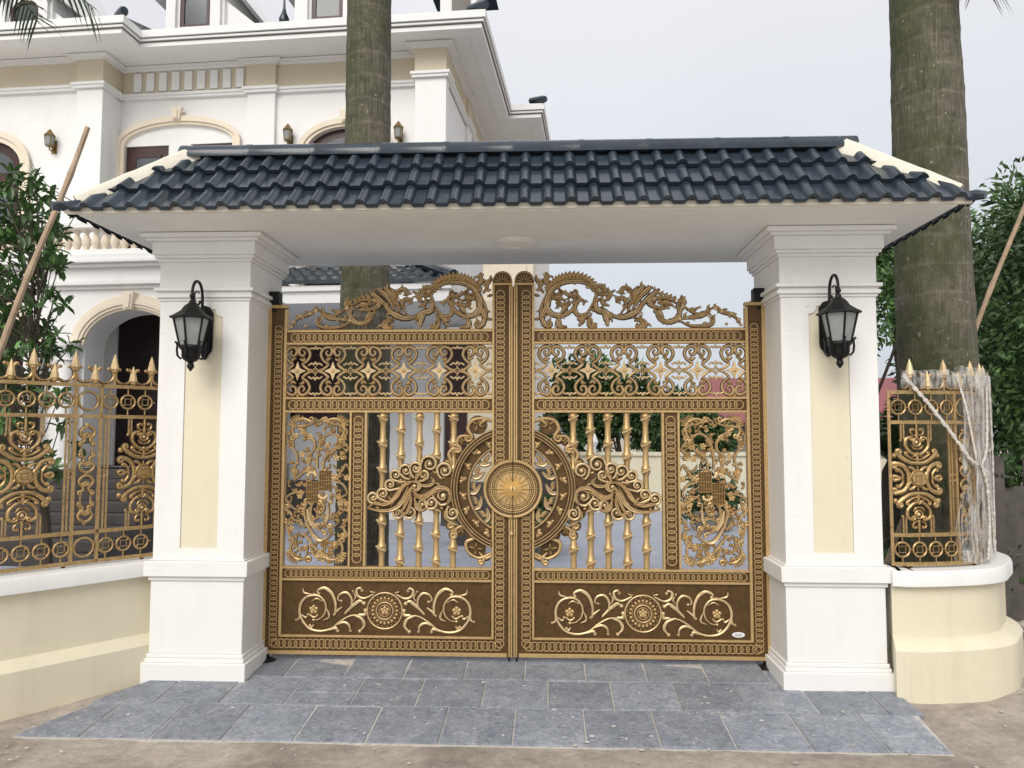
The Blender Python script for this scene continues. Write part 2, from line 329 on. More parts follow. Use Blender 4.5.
    def bead(s, x, z, r, y=0, mat=1, n=7, h=.8):
        pr = [(1, 0), (.86, -.45), (.5, -.85), (.02, -1)]
        s.lathe([(r*a, b*r*h) for a, b in pr], (x, y, z), n, mat, axis='y')
    def sweep(s, path, prof, mat=0, tint=None):
        """profile (offset, z) swept along plan path [(x,y)], offset to the right-hand side of travel"""
        P = [Vector(p) for p in path]; N = len(P); k = len(prof); vs = []; fs = []; ms = []
        for i, p in enumerate(P):
            t = (P[min(i+1, N-1)]-P[max(i-1, 0)]).normalized(); n = Vector((t.y, -t.x))
            for o, z in prof: vs.append((p.x+n.x*o, p.y+n.y*o, z))
        for i in range(N-1):
            for a in range(k):
                b = (a+1) % k; fs.append((i*k+a, i*k+b, (i+1)*k+b, (i+1)*k+a)); ms.append(mat[a] if isinstance(mat, list) else mat)
        fs.append(tuple(range(k))); fs.append(tuple((N-1)*k+a for a in range(k))); ms += [mat[0] if isinstance(mat, list) else mat]*2
        s.add(vs, fs, ms, tint)
    def build(s, name, mats, parent=None, world=True, smooth=40, bevel=0, recalc=True, kind=None, xf=None):
        xf = xf or s.xf
        vs = [xf(*v) for v in s.v] if xf else s.v
        if parent is not None and world:
            o = Vector((0, 0, 0)); p = parent
            while p is not None: o += p.location; p = p.parent
            vs = [(v[0]-o.x, v[1]-o.y, v[2]-o.z) for v in vs]
        me = bpy.data.meshes.new(name); me.from_pydata(vs, [], s.f)
        mats = mats if isinstance(mats, (list, tuple)) else [mats]
        for m in mats: me.materials.append(m)
        me.polygons.foreach_set('material_index', s.m)
        if any(t != 1.0 for t in s.t):
            at = me.attributes.new('tint', 'FLOAT_COLOR', 'FACE')
            a = np.ones((len(s.f), 4), dtype=np.float32)
            for i, t in enumerate(s.t): a[i, :3] = t
            at.data.foreach_set('color', a.ravel())
        elif any(m.name in ('blue_stone', 'glossy_leaf', 'dark_foliage', 'glazed_tile', 'palm_frond', 'dry_frond') for m in mats):
            at = me.attributes.new('tint', 'FLOAT_COLOR', 'FACE'); at.data.foreach_set('color', np.ones(len(s.f)*4, dtype=np.float32))
        if recalc:
            import bmesh
            bm = bmesh.new(); bm.from_mesh(me); bmesh.ops.recalc_face_normals(bm, faces=bm.faces); bm.to_mesh(me); bm.free()
        me.update()
        if smooth:
            me.shade_smooth(); me.set_sharp_from_angle(angle=math.radians(smooth))
        ob = bpy.data.objects.new(name, me); COL.objects.link(ob)
        if parent is not None: ob.parent = parent
        if kind: ob['kind'] = kind
        if bevel:
            bv = ob.modifiers.new('soft_edges', 'BEVEL'); bv.width = bevel; bv.segments = 2; bv.limit_method = 'ANGLE'; bv.angle_limit = math.radians(40)
        return ob
def tag(o, label, cat, group=None):
    o['label'] = label; o['category'] = cat
    if group: o['group'] = group
    return o
def empty(name, loc, rz=0):
    e = bpy.data.objects.new(name, None); COL.objects.link(e); e.location = loc; e.rotation_euler = (0, 0, rz); e.empty_display_size = .2; return e
def copy_tree(o, parent=None):
    c = o.copy(); COL.objects.link(c); c.parent = parent
    for ch in list(o.children): copy_tree(ch, c)
    return c
def spiral_end(pts, r, turns=1.1, side=1, n=14, shrink=.3):
    """continue a 2-D path into a volute"""
    P = [Vector(p) for p in pts]; t = (P[-1]-P[-2]).normalized(); nn = Vector((-t.y, t.x))*side
    c = P[-1]+nn*r; a0 = math.atan2((P[-1]-c).y, (P[-1]-c).x)
    for i in range(1, n+1):
        q = i/n; rr = r*(1-(1-shrink)*q); a = a0+side*2*PI*turns*q; P.append(Vector((c.x+rr*math.cos(a), c.y+rr*math.sin(a))))
    return P, c
SKYK, SUNE, EXPO = 8.0, 1.33, 0.65
# ================================================================== GROUND
def rampz(y): return .02+.08*min(0, y)
def gz(x, y):
    """earth level outside the paving"""
    t = min(1, max(0, (-y-.1)/1.35)); b = -.022-.080*t
    if 1 < abs(x): b += .012*noise.noise(Vector((x*1.7, y*1.7, 3)))
    return b
axis = lambda a, b, d: [a+i*(b-a)/d for i in range(d+1)]
gx = [-600, -200, -80, -40, -20, -12]+axis(-8, 8, 110)+[12, 20, 40, 80, 200, 600]; gy = [-600, -200, -80, -40, -20, -12]+axis(-7, 5, 90)+[8, 14, 20, 40, 80, 200, 600]
m = MB(); vs = [(x, y, gz(x, y)+(.018*noise.noise(Vector((x*3, y*3, 0)))-.008 if abs(x) < 8 and -7 < y < 5 else 0)) for y in gy for x in gx]; n = len(gx)
m.add(vs, [(j*n+i, j*n+i+1, (j+1)*n+i+1, (j+1)*n+i) for j in range(len(gy)-1) for i in range(n-1)])
m.build('ground', M['ground'], None, kind='structure', smooth=60)
# driveway: running-bond slabs of blue stone on mortar
def drive():
    r = random.Random(11); root = empty('driveway', (0, -.7, 0)); root['kind'] = 'structure'
    rows = [(-1.352, -.836), (-.834, -.362), (-.360, .12), (.122, .60)]
    m = MB(); q = .45
    for j, (y0, y1) in enumerate(rows):
        off = [.055, .27, .10, .3][j]; x = -3.6+off
        lo = [-3.06, -2.86, -2.6, -1.95][j]; hi = [2.66, 2.74, 2.7, 1.95][j]; lo2 = [-2.82, -2.6, -2.55, -1.95][j]; hi2 = [2.72, 2.72, 2.7, 1.95][j]
        while x < 3.4:
            a, b = max(x+.005, lo), min(x+q-.005, hi)
            if b-a > .05:
                t = r.uniform(.84, 1.12); dz = r.uniform(-.003, .003); cut = r.random() < .12
                pieces = [(y0+.005, y1-.005)] if not cut else [(y0+.005, y0+.2), (y0+.206, y1-.005)]
                for (c, d) in pieces:
                    a2 = max(a, lo2) if d > y1-.1 else a; b2 = min(b, hi2) if d > y1-.1 else b
                    tx, ty = r.uniform(-.002, .002), r.uniform(-.002, .002); z = lambda X, Y: rampz(Y)+dz+.0015*math.sin(X*37+Y*11)+tx*(X-a)/q+ty*(Y-c)/q
                    V = [(a, c), (b, c), (max(b2, a2+.02), d), (a2, d)]; k = .006
                    inn = [(a+k, c+k), (b-k, c+k), (max(b2, a2+.02)-k, d-k), (a2+k, d-k)]
                    vs = [(X, Y, z(X, Y)-.05) for X, Y in V]+[(X, Y, z(X, Y)-.004) for X, Y in V]+[(X, Y, z(X, Y)) for X, Y in inn]
                    m.add(vs, [(0, 1, 5, 4), (1, 2, 6, 5), (2, 3, 7, 6), (3, 0, 4, 7), (4, 5, 9, 8), (5, 6, 10, 9), (6, 7, 11, 10), (7, 4, 8, 11), (8, 9, 10, 11)], 0, t)
            x += q
    m.build('stone_slabs', M['slab'], root, smooth=0)
    m = MB(); P = [(-3.065, -1.357), (2.665, -1.357), (2.735, -.37), (2.0, .0), (1.98, .62), (-1.98, .62), (-2.0, 0), (-2.62, -.36)]
    tri = tessellate_polygon([[Vector((x, y, 0)) for x, y in P]]); k = len(P)
    m.add([(x, y, rampz(y)-.008) for x, y in P]+[(x, y, rampz(y)-.15) for x, y in P], [tuple(t) for t in tri]+[(i, (i+1) % k, (i+1) % k+k, i+k) for i in range(k)]); m.build('mortar_bed', M['mortar'], root, smooth=0)
drive()
m = MB(); m.add([(-9, .62, .004), (4.0, .62, .004), (9.5, 12.4, .004), (-9, 12.4, .004)], [(0, 1, 2, 3)]); m.build('courtyard', M['court'], None, kind='structure', smooth=0)

m = MB(); m.add([(-200, -60, -.075), (200, -60, -.075), (200, -2.3, -.075), (-200, -2.3, -.075)], [(0, 1, 2, 3)]); m.build('bounce_road', mat('pale_concrete', (.50, .48, .45), .9, var=.1, vscale=1.2), None, kind='structure', smooth=0)  # unseen pale road, added to bounce light up under the gate roof
# ================================================================== GATE PILLARS
PX, PY0 = 2.335, -.075                      # pillar axis
def make_pillar():
    root = empty('gate_pillar', (0, 0, 0))
    def sq(m, h, z0, z1, mt=0): m.box(-h, h, -h, h, z0, z1, mt)
    m = MB(); sq(m, .392, -.12, .105); sq(m, .372, .105, .135); sq(m, .364, .135, .165)
    m.build('base_moulding', M['white'], root, bevel=.006)
    m = MB(); sq(m, .352, .165, .70); m.build('pedestal', M['white'], root, bevel=.006)
    m = MB(); sq(m, .366, .70, .733); sq(m, .392, .733, .845); sq(m, .36, .845, .858); m.build('pedestal_cap', M['white'], root, bevel=.006)
    # shaft: core plus a front frame around the recessed panel
    m = MB(); h = .345; m.box(-h, h, -h+.018, h, .858, 2.80)
    out = [(-h, .858), (h, .858), (h, 2.80), (-h, 2.80)]
    pw, zb, zt, n = .142, .935, 2.735, .06
    hole = [(-pw, zb), (pw, zb), (pw, zt-n)]
    for k in range(1, 6): a = PI/2*k/6; hole.append((pw-n*math.sin(a), zt-n+n*(1-math.cos(a))))
    hole += [(pw-n, zt-n+n), (-pw+n, zt)]
    for k in range(5, 0, -1): a = PI/2*k/6; hole.append((-pw+n*math.sin(a), zt-n+n*(1-math.cos(a))))
    hole.append((-pw, zt-n))
    m.prism(out, -h, -h+.0175, 0, [hole])
    sh = m.build('shaft', M['white'], root, bevel=.004)
    m = MB(); m.prism([(p[0]*.985, p[1]) for p in hole], -h+.011, -h+.0165, 0); m.build('inset_panel', M['cream'], sh)
    m = MB(); sq(m, .357, 2.80, 2.822); sq(m, .374, 2.822, 2.853); sq(m, .36, 2.853, 2.872); sq(m, .385, 2.872, 2.90); m.build('neck_moulding', M['white'], root, bevel=.006)
    m = MB(); sq(m, .352, 2.90, 3.10); m.build('frieze', M['white'], root, bevel=.004)
    m = MB(); sq(m, .366, 3.10, 3.125); sq(m, .384, 3.125, 3.15); sq(m, .396, 3.15, 3.25); sq(m, .43, 3.25, 3.272); sq(m, .462, 3.272, 3.306); m.build('cornice', M['white'], root, bevel=.005)
    return root
pl = make_pillar(); pl.location = (-PX, PY0, 0)
pr_ = copy_tree(pl); pr_.location = (PX, PY0, 0)
tag(pl, 'square white pillar with a cream inset panel, beside the gate leaf nearer the house', 'pillar', 'pillars carrying the gate roof')
tag(pr_, 'square white pillar with a cream inset panel, next to the film wrapped fence', 'pillar', 'pillars carrying the gate roof')

# ================================================================== GATE ROOF
CXE, CYF, CYB, ZS = 3.0, -.985, .695, 3.31     # soffit half width, front, back, height
def make_canopy():
    root = empty('gate_roof', (0, (CYF+CYB)/2, ZS))
    m = MB(); m.box(-CXE, CXE, CYF, CYB, ZS, ZS+.022); m.build('soffit_slab', M['white'], root, bevel=.006)
    m = MB(); m.box(-CXE-.02, CXE+.02, CYF-.02, CYB+.02, ZS+.0225, ZS+.034); m.build('eave_board', M['plaster'], root, bevel=.004)
    ym = (CYF+CYB)/2; ov = .085
    ex, ef, eb = CXE+ov, CYF-ov, CYB+ov; ze = ZS+.002; zr = 3.855; rx = 2.37; yF, yB = -.57, .28
    # rolled tiles: trapezoid slopes between an eave line and a ridge line
    pitch = .158
    def roll(t):
        q = (t/pitch) % 1.0
        return .038*math.sin(PI*q/.54)**.85 if 0 < q < .54 else 0.0
    def slope(e0, e1, r0, r1, name, seed):
        rr = random.Random(seed)
        e0, e1, r0, r1 = map(Vector, (e0, e1, r0, r1)); m = MB()
        ax = (e1-e0).normalized(); L = (e1-e0).length
        up = ((r0+r1)/2-(e0+e1)/2); up = up-ax*up.dot(ax); H = up.length; up.normalize(); nn = ax.cross(up); nn = nn if nn.z > 0 else -nn
        exp = H/3.02
        courses = math.ceil(H/exp)
        a0 = (r0-e0).dot(ax); a1 = (r1-e0).dot(ax)
        xs = [i*pitch/11 for i in range(int(L/(pitch/11))+2)]
        for c in range(courses-1, -1, -1):
            s0 = c*exp; s1 = min(H, s0+exp+.03)
            vs = []; rows = [(s0, 0), (s0, 1), (s0+.02, 1), ((s0+s1)/2, 1), (s1, 1)]
            for ri, (sv, top) in enumerate(rows):
                lo = a0*sv/H; hi = L+(a1-L)*sv/H
                for x in xs:
                    xx = min(max(x, lo), hi); lift = .034*(1-(sv-s0)/exp)
                    jit = .004*noise.noise(Vector((math.floor(x/pitch/2)*3.1, c*7.3, seed)))
                    hgt = lift+roll(xx)+jit-(0 if top else .03)
                    vs.append(e0+ax*xx+up*(sv-(.012 if ri == 2 and False else 0))+nn*hgt)
            n = len(xs); fs = []
            for r in range(len(rows)-1):
                for i in range(n-1): fs.append((r*n+i, r*n+i+1, (r+1)*n+i+1, (r+1)*n+i))
            m.add(vs, fs, 0)
            tr_ = [rr.uniform(.85, 1.2) for _ in range(200)]
            for q_ in range(len(fs)): m.t[-len(fs)+q_] = tr_[int(xs[q_ % (n-1)]/pitch/2)]
        m.build(name, M['tile'], root, recalc=False, smooth=35)
    slope((-ex, ef, ze), (ex, ef, ze), (-rx, yF, zr), (rx, yF, zr), 'front_tiles', 1)
    slope((ex, eb, ze+.05), (-ex, eb, ze+.05), (rx, yB, zr), (-rx, yB, zr), 'back_tiles', 2)
    slope((-ex, eb, ze), (-ex, ef, ze), (-rx, yB, zr), (-rx, yF, zr), 'hip_tiles', 3)
    slope((ex, ef, ze), (ex, eb, ze), (rx, yF, zr), (rx, yB, zr), 'hip_tiles', 4)
    # closed deck under the tiles
    m = MB(); m.add([(-ex+.12, ef+.12, ZS+.036), (ex-.12, ef+.12, ZS+.036), (ex-.12, eb-.12, ZS+.036), (-ex+.12, eb-.12, ZS+.036), (-rx, yF, zr-.02), (rx, yF, zr-.02), (rx, yB, zr-.02), (-rx, yB, zr-.02)],
                    [(0, 1, 5, 4), (1, 2, 6, 5), (2, 3, 7, 6), (3, 0, 4, 7), (4, 5, 6, 7), (0, 3, 2, 1)], 0); m.box(-ex+.03, ex-.03, ef+.016, ef+.05, ZS-.004, ZS+.035); m.build('roof_deck', M['plaster'], root, smooth=0)
    # ridge caps: a run of overlapping half-round tiles
    for ym in (yF, yB):
      m = MB(); n = 10; Lr = (rx+.10)*2
      for i in range(n):
          x0 = -rx-.10+Lr*i/n; x1 = x0+Lr/n+.03; r0, r1 = .084, .081
          pts = []
          for x, r in ((x0, r0*.93), (x0+.006, r0), (x0+.05, r0), (x0+.055, r1), (x1, r1)):
              pts.append((x, r))
          vs = []; fs = []; k = 11
          for x, r in pts:
              for a in range(k): t = -.25+(PI+.5)*a/(k-1); vs.append((x, ym+r*math.cos(t), zr+.012+r*1.02*math.sin(t)))
          for j in range(len(pts)-1):
              for a in range(k-1): fs.append((j*k+a, j*k+a+1, (j+1)*k+a+1, (j+1)*k+a))
          if i == 0: fs.append(tuple(range(k)))
          if i == n-1: fs.append(tuple((len(pts)-1)*k+a for a in range(k)))
          m.add(vs, fs, 0)
      m.build('ridge_cap', M['tile'], root, smooth=40)
    for sx in (-1, 1): m = MB(); m.tube([(sx*rx, yF+.05, zr+.01), (sx*rx, yB-.05, zr+.01)], .075, 12); m.build('ridge_cap', M['tile'], root, smooth=40)
    # plaster hip ridges
    for sx, (sy, yy) in ((-1, (-1, ef)), (1, (-1, ef)), (-1, (1, eb)), (1, (1, eb))):
        m = MB(); A = Vector((sx*(rx-.0), (yF if sy < 0 else yB)+sy*.01, zr+.05)); B = Vector((sx*(ex-.075), yy-sy*.075, ze+.10)); N = 12
        d = (B-A).normalized(); side = d.cross(Vector((0, 0, 1))).normalized(); upv = side.cross(d).normalized(); vs = []; fs = []
        if upv.z < 0: upv = -upv
        pf = [(-.046, -.07), (-.043, .018), (-.027, .04), (.027, .04), (.043, .018), (.046, -.07)]
        for i in range(N+1):
            p = A.lerp(B, i/N); w = 1+.04*noise.noise(Vector((i*.6, sx*3, sy)))-.12*(i/N)
            for a, b in pf: vs.append(p+side*a*w+upv*(b*w+.006*noise.noise(Vector((i*.8, sx, sy*5)))))
        k = len(pf)
        for i in range(N):
            for a in range(k): fs.append((i*k+a, i*k+(a+1) % k, (i+1)*k+(a+1) % k, (i+1)*k+a))
        fs += [tuple(range(k)), tuple(N*k+a for a in range(k))]
        m.add(vs, fs, 0); m.build('hip_ridge', M['plaster'], root, smooth=50)
        m = MB(); C0 = Vector((sx*(ex-.05), yy-sy*.05, ze+.045)); C1 = Vector((sx*(ex+.03), yy+sy*.03, ze+.03))
        m.tube([C0, C0.lerp(C1, .5)+Vector((0, 0, .008)), C1], [.034, .036, .028], 8); m.build('corner_tile', M['tile'], root)
    return root
cn = make_canopy()
tag(cn, 'hipped roof of dark blue glazed tiles spanning both gate pillars', 'roof')
root = empty('ceiling_light', (.03, -.12, ZS)); tag(root, 'round flush ceiling light under the gate roof', 'ceiling light')
m = MB(); m.lathe([(.001, -.001), (.165, -.001), (.168, -.014), (.15, -.018), (.149, -.01)], (.03, -.12, ZS), 32); m.build('trim_ring', M['white'], root)
m = MB(); m.lathe([(.148, -.012), (.14, -.024), (.1, -.032), (.001, -.035)], (.03, -.12, ZS), 32); m.build('diffuser', M['diffuser'], root)

# ================================================================== WALL LANTERNS
def make_lantern(name='wall_lantern'):
    root = empty(name, (0, 0, 0))            # origin: on the wall at mid height; lantern axis at y = -.235
    ax = -.24
    def shield(w, a, b):
        pts = []
        for x, z in [(0, .20), (.03, .19), (.045, .165), (.058, .15), (.058, -.12), (.05, -.15), (.03, -.17), (.016, -.20), (0, -.215)]: pts.append((x*w, z))
        return pts+[(-x, z) for x, z in pts[-2:0:-1]]
    m = MB(); m.prism(shield(1, 0, 0), -.02, -.001); m.prism(shield(.72, 0, 0), -.035, -.02); m.build('back_plate', M['black'], root, bevel=.004)
    m = MB()
    arm = [(0, -.03, -.06), (0, -.06, .02), (0, -.07, .14), (0, -.075, .22)]
    for k in range(0, 13): a = PI*k/12*1.06; arm.append((0, ax/2-.04+(-ax/2-.035)*math.cos(a)*.98, .26+.10*math.sin(a)))
    arm.append((0, ax, .21))
    m.tube(arm, [.012]*4+[.011]*13+[.012], 8)
    cur = [(0, ax/2-.04+(.05)*math.cos(a), .235+.05*math.sin(a)) for a in [PI*1.9-k*.42 for k in range(13)]]
    m.tube(cur, [.009-.0004*k for k in range(13)], 6); m.sphere((0, ax, .235), .022)
    m.build('arm', M['black'], root)
    m = MB(); hx = 6; ph = PI/6
    m.lathe([(.004, .215), (.018, .205), (.024, .185), (.05, .165), (.062, .15), (.075, .128), (.125, .093), (.152, .078), (.152, .066), (.13, .064), (.004, .064)], (0, ax, 0), 6, 0, ph, ph+2*PI)
    m.lathe([(.004, .245), (.012, .235), (.012, .20)], (0, ax, 0), 8); m.build('cap', M['black'], root, smooth=25)
    rt, rb, zt, zb = .124, .078, .064, -.135
    for k in range(6):
        a0, a1 = ph+k*PI/3, ph+(k+1)*PI/3
        q = [(rb*.96*math.cos(a0), ax+rb*.96*math.sin(a0), zb), (rb*.96*math.cos(a1), ax+rb*.96*math.sin(a1), zb), (rt*.96*math.cos(a1), ax+rt*.96*math.sin(a1), zt), (rt*.96*math.cos(a0), ax+rt*.96*math.sin(a0), zt)]
        cen = Vector((0, ax, -.04)); q2 = [Vector(v)+(cen-Vector(v))*.03 for v in q]
        m = MB(); m.add(q+q2, [(0, 1, 2, 3), (7, 6, 5, 4), (0, 4, 5, 1), (1, 5, 6, 2), (2, 6, 7, 3), (3, 7, 4, 0)]); m.build('glass_pane', M['glass'], root, smooth=0)
    m = MB()
    for k in range(6):
        a = ph+k*PI/3; m.tube([(rt*math.cos(a), ax+rt*math.sin(a), zt), (rb*math.cos(a), ax+rb*math.sin(a), zb)], .008, 6)
        a1 = a+PI/3; m.tube([(rb*math.cos(a), ax+rb*math.sin(a), zb), (rb*math.cos(a1), ax+rb*math.sin(a1), zb)], .008, 6)
    m.build('cage', M['black'], root)
    m = MB(); m.lathe([(.004, zb+.01), (.082, zb+.005), (.084, zb-.012), (.066, zb-.03), (.062, zb-.075), (.05, zb-.10), (.03, zb-.112), (.018, zb-.12), (.024, zb-.135), (.026, zb-.15), (.012, zb-.17), (.003, zb-.182)], (0, ax, 0), 12)
    for k in range(6):
        a = ph+k*PI/3; pts = []
        for r, z in [(.11, zb+.03), (.098, zb+.022), (.092, zb+.005), (.095, zb-.03), (.09, zb-.07), (.07, zb-.092), (.052, zb-.08), (.06, zb-.06)]: pts.append((r*math.cos(a), ax+r*math.sin(a), z))
        m.tube(pts, .008, 6)
    m.build('basket', M['black'], root)
    return root
la = make_lantern(); la.location = (-PX+.015, -.42, 2.56); lb = copy_tree(la); lb.location = (PX-.015, -.42, 2.57)
tag(la, 'black hexagonal wall lantern with curved arm on the pillar nearer the house', 'wall lantern', 'black lanterns on the gate pillars')
tag(lb, 'black hexagonal wall lantern with curved arm on the pillar beside the film wrapped fence', 'wall lantern', 'black lanterns on the gate pillars')
# ================================================================== GATE LEAVES
# drawings are in u (metres from the seam) and z (height); measured on the gate plane
PV = ([(-1, 0), (-.8, .55), (-.1, 1), (.1, 1), (.8, .55), (1, 0)], [0, 1, 0, 1, 0])
def gp(px, py):
    p = atY(px, py, 0.0); return (-p.x, p.z)
def Z1(pts): return [gp(255+x/7.314, 260+y/7.314) for x, y in pts]
def Z2(pts): return [gp(385+x/7.314, 260+y/7.314) for x, y in pts]
def ZP(pts): return [gp(360+x/6.4, 400+y/6.4) for x, y in pts]
def ZQ(pts): return [gp(360+x/6.4, 480+y/6.4) for x, y in pts]
def ZF(pts): return [gp(280+x/4.52, 405+y/4.52) for x, y in pts]
def ZK(pts): return [gp(255+x/7.314, 560+y/7.314) for x, y in pts]
G2 = None
def leaf_shape(m, base, tip, w, y, d=.014, mats=None):
    """pointed acanthus leaf from base to tip"""
    b = Vector(base); t = Vector(tip); n = 8
    dd = t-b; nn = Vector((-dd.y, dd.x))*.12
    pts = [b+dd*(i/n)+nn*math.sin(PI*i/n) for i in range(n+1)]
    P = [Vector((p[0], p[1])) for p in pts]
    m.ribbon(P, (w*.5, w, w*.06), y, d, PV, False, mats)
def volute(m, pts, r, side, w, y, d, turns=1.15, bead=True, prof=P5, n=12):
    P, c = spiral_end(cr(pts, 5), r, turns, side, n); m.ribbon(P, (w*.8, w, w*.55), y, d, prof)
    if bead: m.bead(c.x, c.y, r*.42, y)
def flower(m, c, r, y):
    for k in range(5):
        a = 2*PI*k/5+.3; m.bead(c[0]+r*.62*math.cos(a), c[1]+r*.62*math.sin(a), r*.46, y, 1, 6, .5)
    m.bead(c[0], c[1], r*.34, y-r*.2, 2 if len(G2) > 2 else 1, 6, .9)
def chain(m, u0, u1, z0, z1, y):
    """interlaced ring border along the long side of a band"""
    horiz = (u1-u0) > (z1-z0); L = max(u1-u0, z1-z0); wd = min(u1-u0, z1-z0); r = wd*.40; st = r*1.36
    n = int((L-2*r-.01)/st)+1; off = (L-(n-1)*st)/2; cmid = (z0+z1)/2 if horiz else (u0+u1)/2
    for i in range(n):
        p = off+i*st; cx, cz = (u0+p, cmid) if horiz else (cmid, z0+p)
        m.circ(cx, cz, r, r*.135, y, .007, 14, PR, [0, 1])
        if i < n-1:
            q = p+st/2; cx, cz = (u0+q, cmid) if horiz else (cmid, z0+q)
            h = r*.15; m.add([(cx-h, y-.004, cz), (cx, y-.004, cz-h), (cx+h, y-.004, cz), (cx, y-.004, cz+h)], [(0, 1, 2, 3)], 1)
def build_leaf(sg, label):
    global G2
    G = [M['bronze'], M['gold'], M['goldlite']]; G2 = G
    root = tag(empty('gate_leaf', (sg*1.0, .03, .05)), label, 'gate', 'double driveway gate')
    X = lambda x, y, z: (sg*x, y, z)
    def B(m, name, par, **k): return m.build(name, G, par, xf=X, **k)
    T = .055
    # --- stiles -----------------------------------------------------
    m = MB(); m.box(.047, .165, .004, T, .055, 2.985, 0); m.box(.004, .047, .002, T, .055, 2.985, 0); m.box(.004, .017, -.010, T-.001, .0555, 2.984, 1); m.box(.021, .034, -.010, T-.001, .0555, 2.984, 1); m.box(.150, .168, -.010, .004-.001, .205, 2.985, 1);
    m.box(.008, .168, -.014, T-.002, 2.986, 3.004, 1)
    if sg > 0: m.box(-.006, .0035, .018, .05, .056, 2.98, 0)
    arch = [(.008+.16*(.5-.5*math.cos(a)), 3.004+.098*(math.sin(a)**.8 if math.sin(a) > 0 else 0)) for a in [PI*i/14 for i in range(15)]]
    m.prism(arch, -.004, T-.004, 0)
    m.ribbon([(.014+.148*(.5-.5*math.cos(a)), 3.004+.088*(math.sin(a)**.8)) for a in [PI*(i+.001)/14 for i in range(14)]], .005, -.004, .006)
    for k in range(7):
        a = PI*(k+.5)/7; m.ribbon([(.088+.02*math.cos(a), 3.008+.02*math.sin(a)), (.088+.062*math.cos(a), 3.008+.07*math.sin(a))], (.003, .008, .004), -.004, .008)
    st = B(m, 'meeting_stile', root, bevel=.002)
    m = MB(); chain(m, .062, .145, .10, 2.97, .004); B(m, 'ring_border', st)
    m = MB(); m.box(1.858, 1.962, .004, T, .085, 2.83, 0); m.box(1.962, 1.995, -.012, T+.02, .055, 2.835, 1); m.box(1.835, 1.857, -.010, T-.002, .205, 2.80, 1); m.box(1.835, 1.963, -.011, T-.003, 2.81, 2.838, 1)
    m.box(1.863, 1.955, -.002, .003, 2.68, 2.80, 0)
    so = B(m, 'hinge_stile', root, bevel=.002)
    m = MB(); chain(m, 1.868, 1.942, .10, 2.68, .004); B(m, 'ring_border', so)
    # --- rails -------------------------------------------------------
    def rail(u0, u1, z0, z1, name, g0=True, g1=True, ch=True):
        m = MB(); m.box(u0, u1, .006, T-.004, z0+.004, z1-.004, 0)
        if g1: m.box(u0, u1, -.010, T-.006, z1-.018, z1, 1)
        if g0: m.box(u0, u1, -.010, T-.006, z0, z0+.018, 1)
        o = B(m, name, root, bevel=.002)
        if ch: m = MB(); chain(m, u0+.012, u1-.012, z0+.018, z1-.018, .006); B(m, 'ring_border', o)
    rail(.1685, 1.8345, 2.511, 2.63, 'crest_rail'); rail(.1685, 1.8345, 1.962, 2.087, 'upper_rail'); rail(.1685, 1.8345, .63, .74, 'lower_rail')
    m = MB(); m.box(.165, 1.858, .005, T-.001, .086, .19, 0); m.box(.047, 1.961, -.008, T+.001, .055, .084, 1); m.box(.1505, 1.8565, -.009, .010, .19, .207, 1)
    o = B(m, 'bottom_rail', root, bevel=.002); m = MB(); chain(m, .075, 1.93, .095, .18, .005); B(m, 'ring_border', o)
    m = MB(); m.box(1.18, 1.305, .008, T-.008, .7405, 1.9615, 0); m.box(1.172, 1.19, -.008, T-.010, .7405, 1.9615, 1); m.box(1.295, 1.312, -.008, T-.010, .7405, 1.9615, 1)
    o = B(m, 'mullion', root, bevel=.002); m = MB(); chain(m, 1.197, 1.288, .75, 1.952, .008); B(m, 'ring_border', o)
    # --- lattice band -------------------------------------------------
    m = MB(); zc, s = 2.299, .206/115
    q = [(20, 30), (45, 48), (57, 75), (45, 100), (20, 109), (6, 94), (11, 74), (26, 70), (33, 84), (24, 92)]
    for i in range(6):
        c0 = .306+i*(1.75-.306)/5
        for sx in (1, -1):
            for sz in (1, -1):
                P = [(c0+sx*x*s*.98, zc+sz*y*s) for x, y in q]; m.ribbon(cr(P, 4), (.013, .0175, .009), .028, .020, P6, False, [0, 2]); leaf_shape(m, (c0+sx*4*s, zc+sz*112*s), (c0+sx*2*s, zc+sz*72*s), .013, .03); leaf_shape(m, (c0+sx*30*s, zc+sz*40*s), (c0+sx*22*s, zc+sz*66*s), .012, .03)
                m.ribbon(cr([(c0+sx*x*s, zc+sz*y*s) for x, y in [(20, 30), (32, 18), (46, 8), (58, 2)]], 3), (.012, .012, .009), .03, .014)
                leaf_shape(m, (c0+sx*8*s, zc+sz*58*s), (c0+sx*36*s, zc+sz*46*s), .014, .03)
                for k in range(3): m.bead(c0+sx*(24+k*10)*s, zc+sz*(113-k*3)*s, .0085, .026)
        star = []
        for k in range(8):
            a = PI/4*k; r = (43 if k % 2 == 0 else 17)*s; star.append((c0+r*math.cos(a)*.9, zc+r*math.sin(a)))
        m.prism(star, .012, .03, 2, smat=0); m.bead(c0, zc, .018, .013, 2)
        m.bead(c0, zc+113*s, .012, .026); m.bead(c0, zc-113*s, .012, .026)
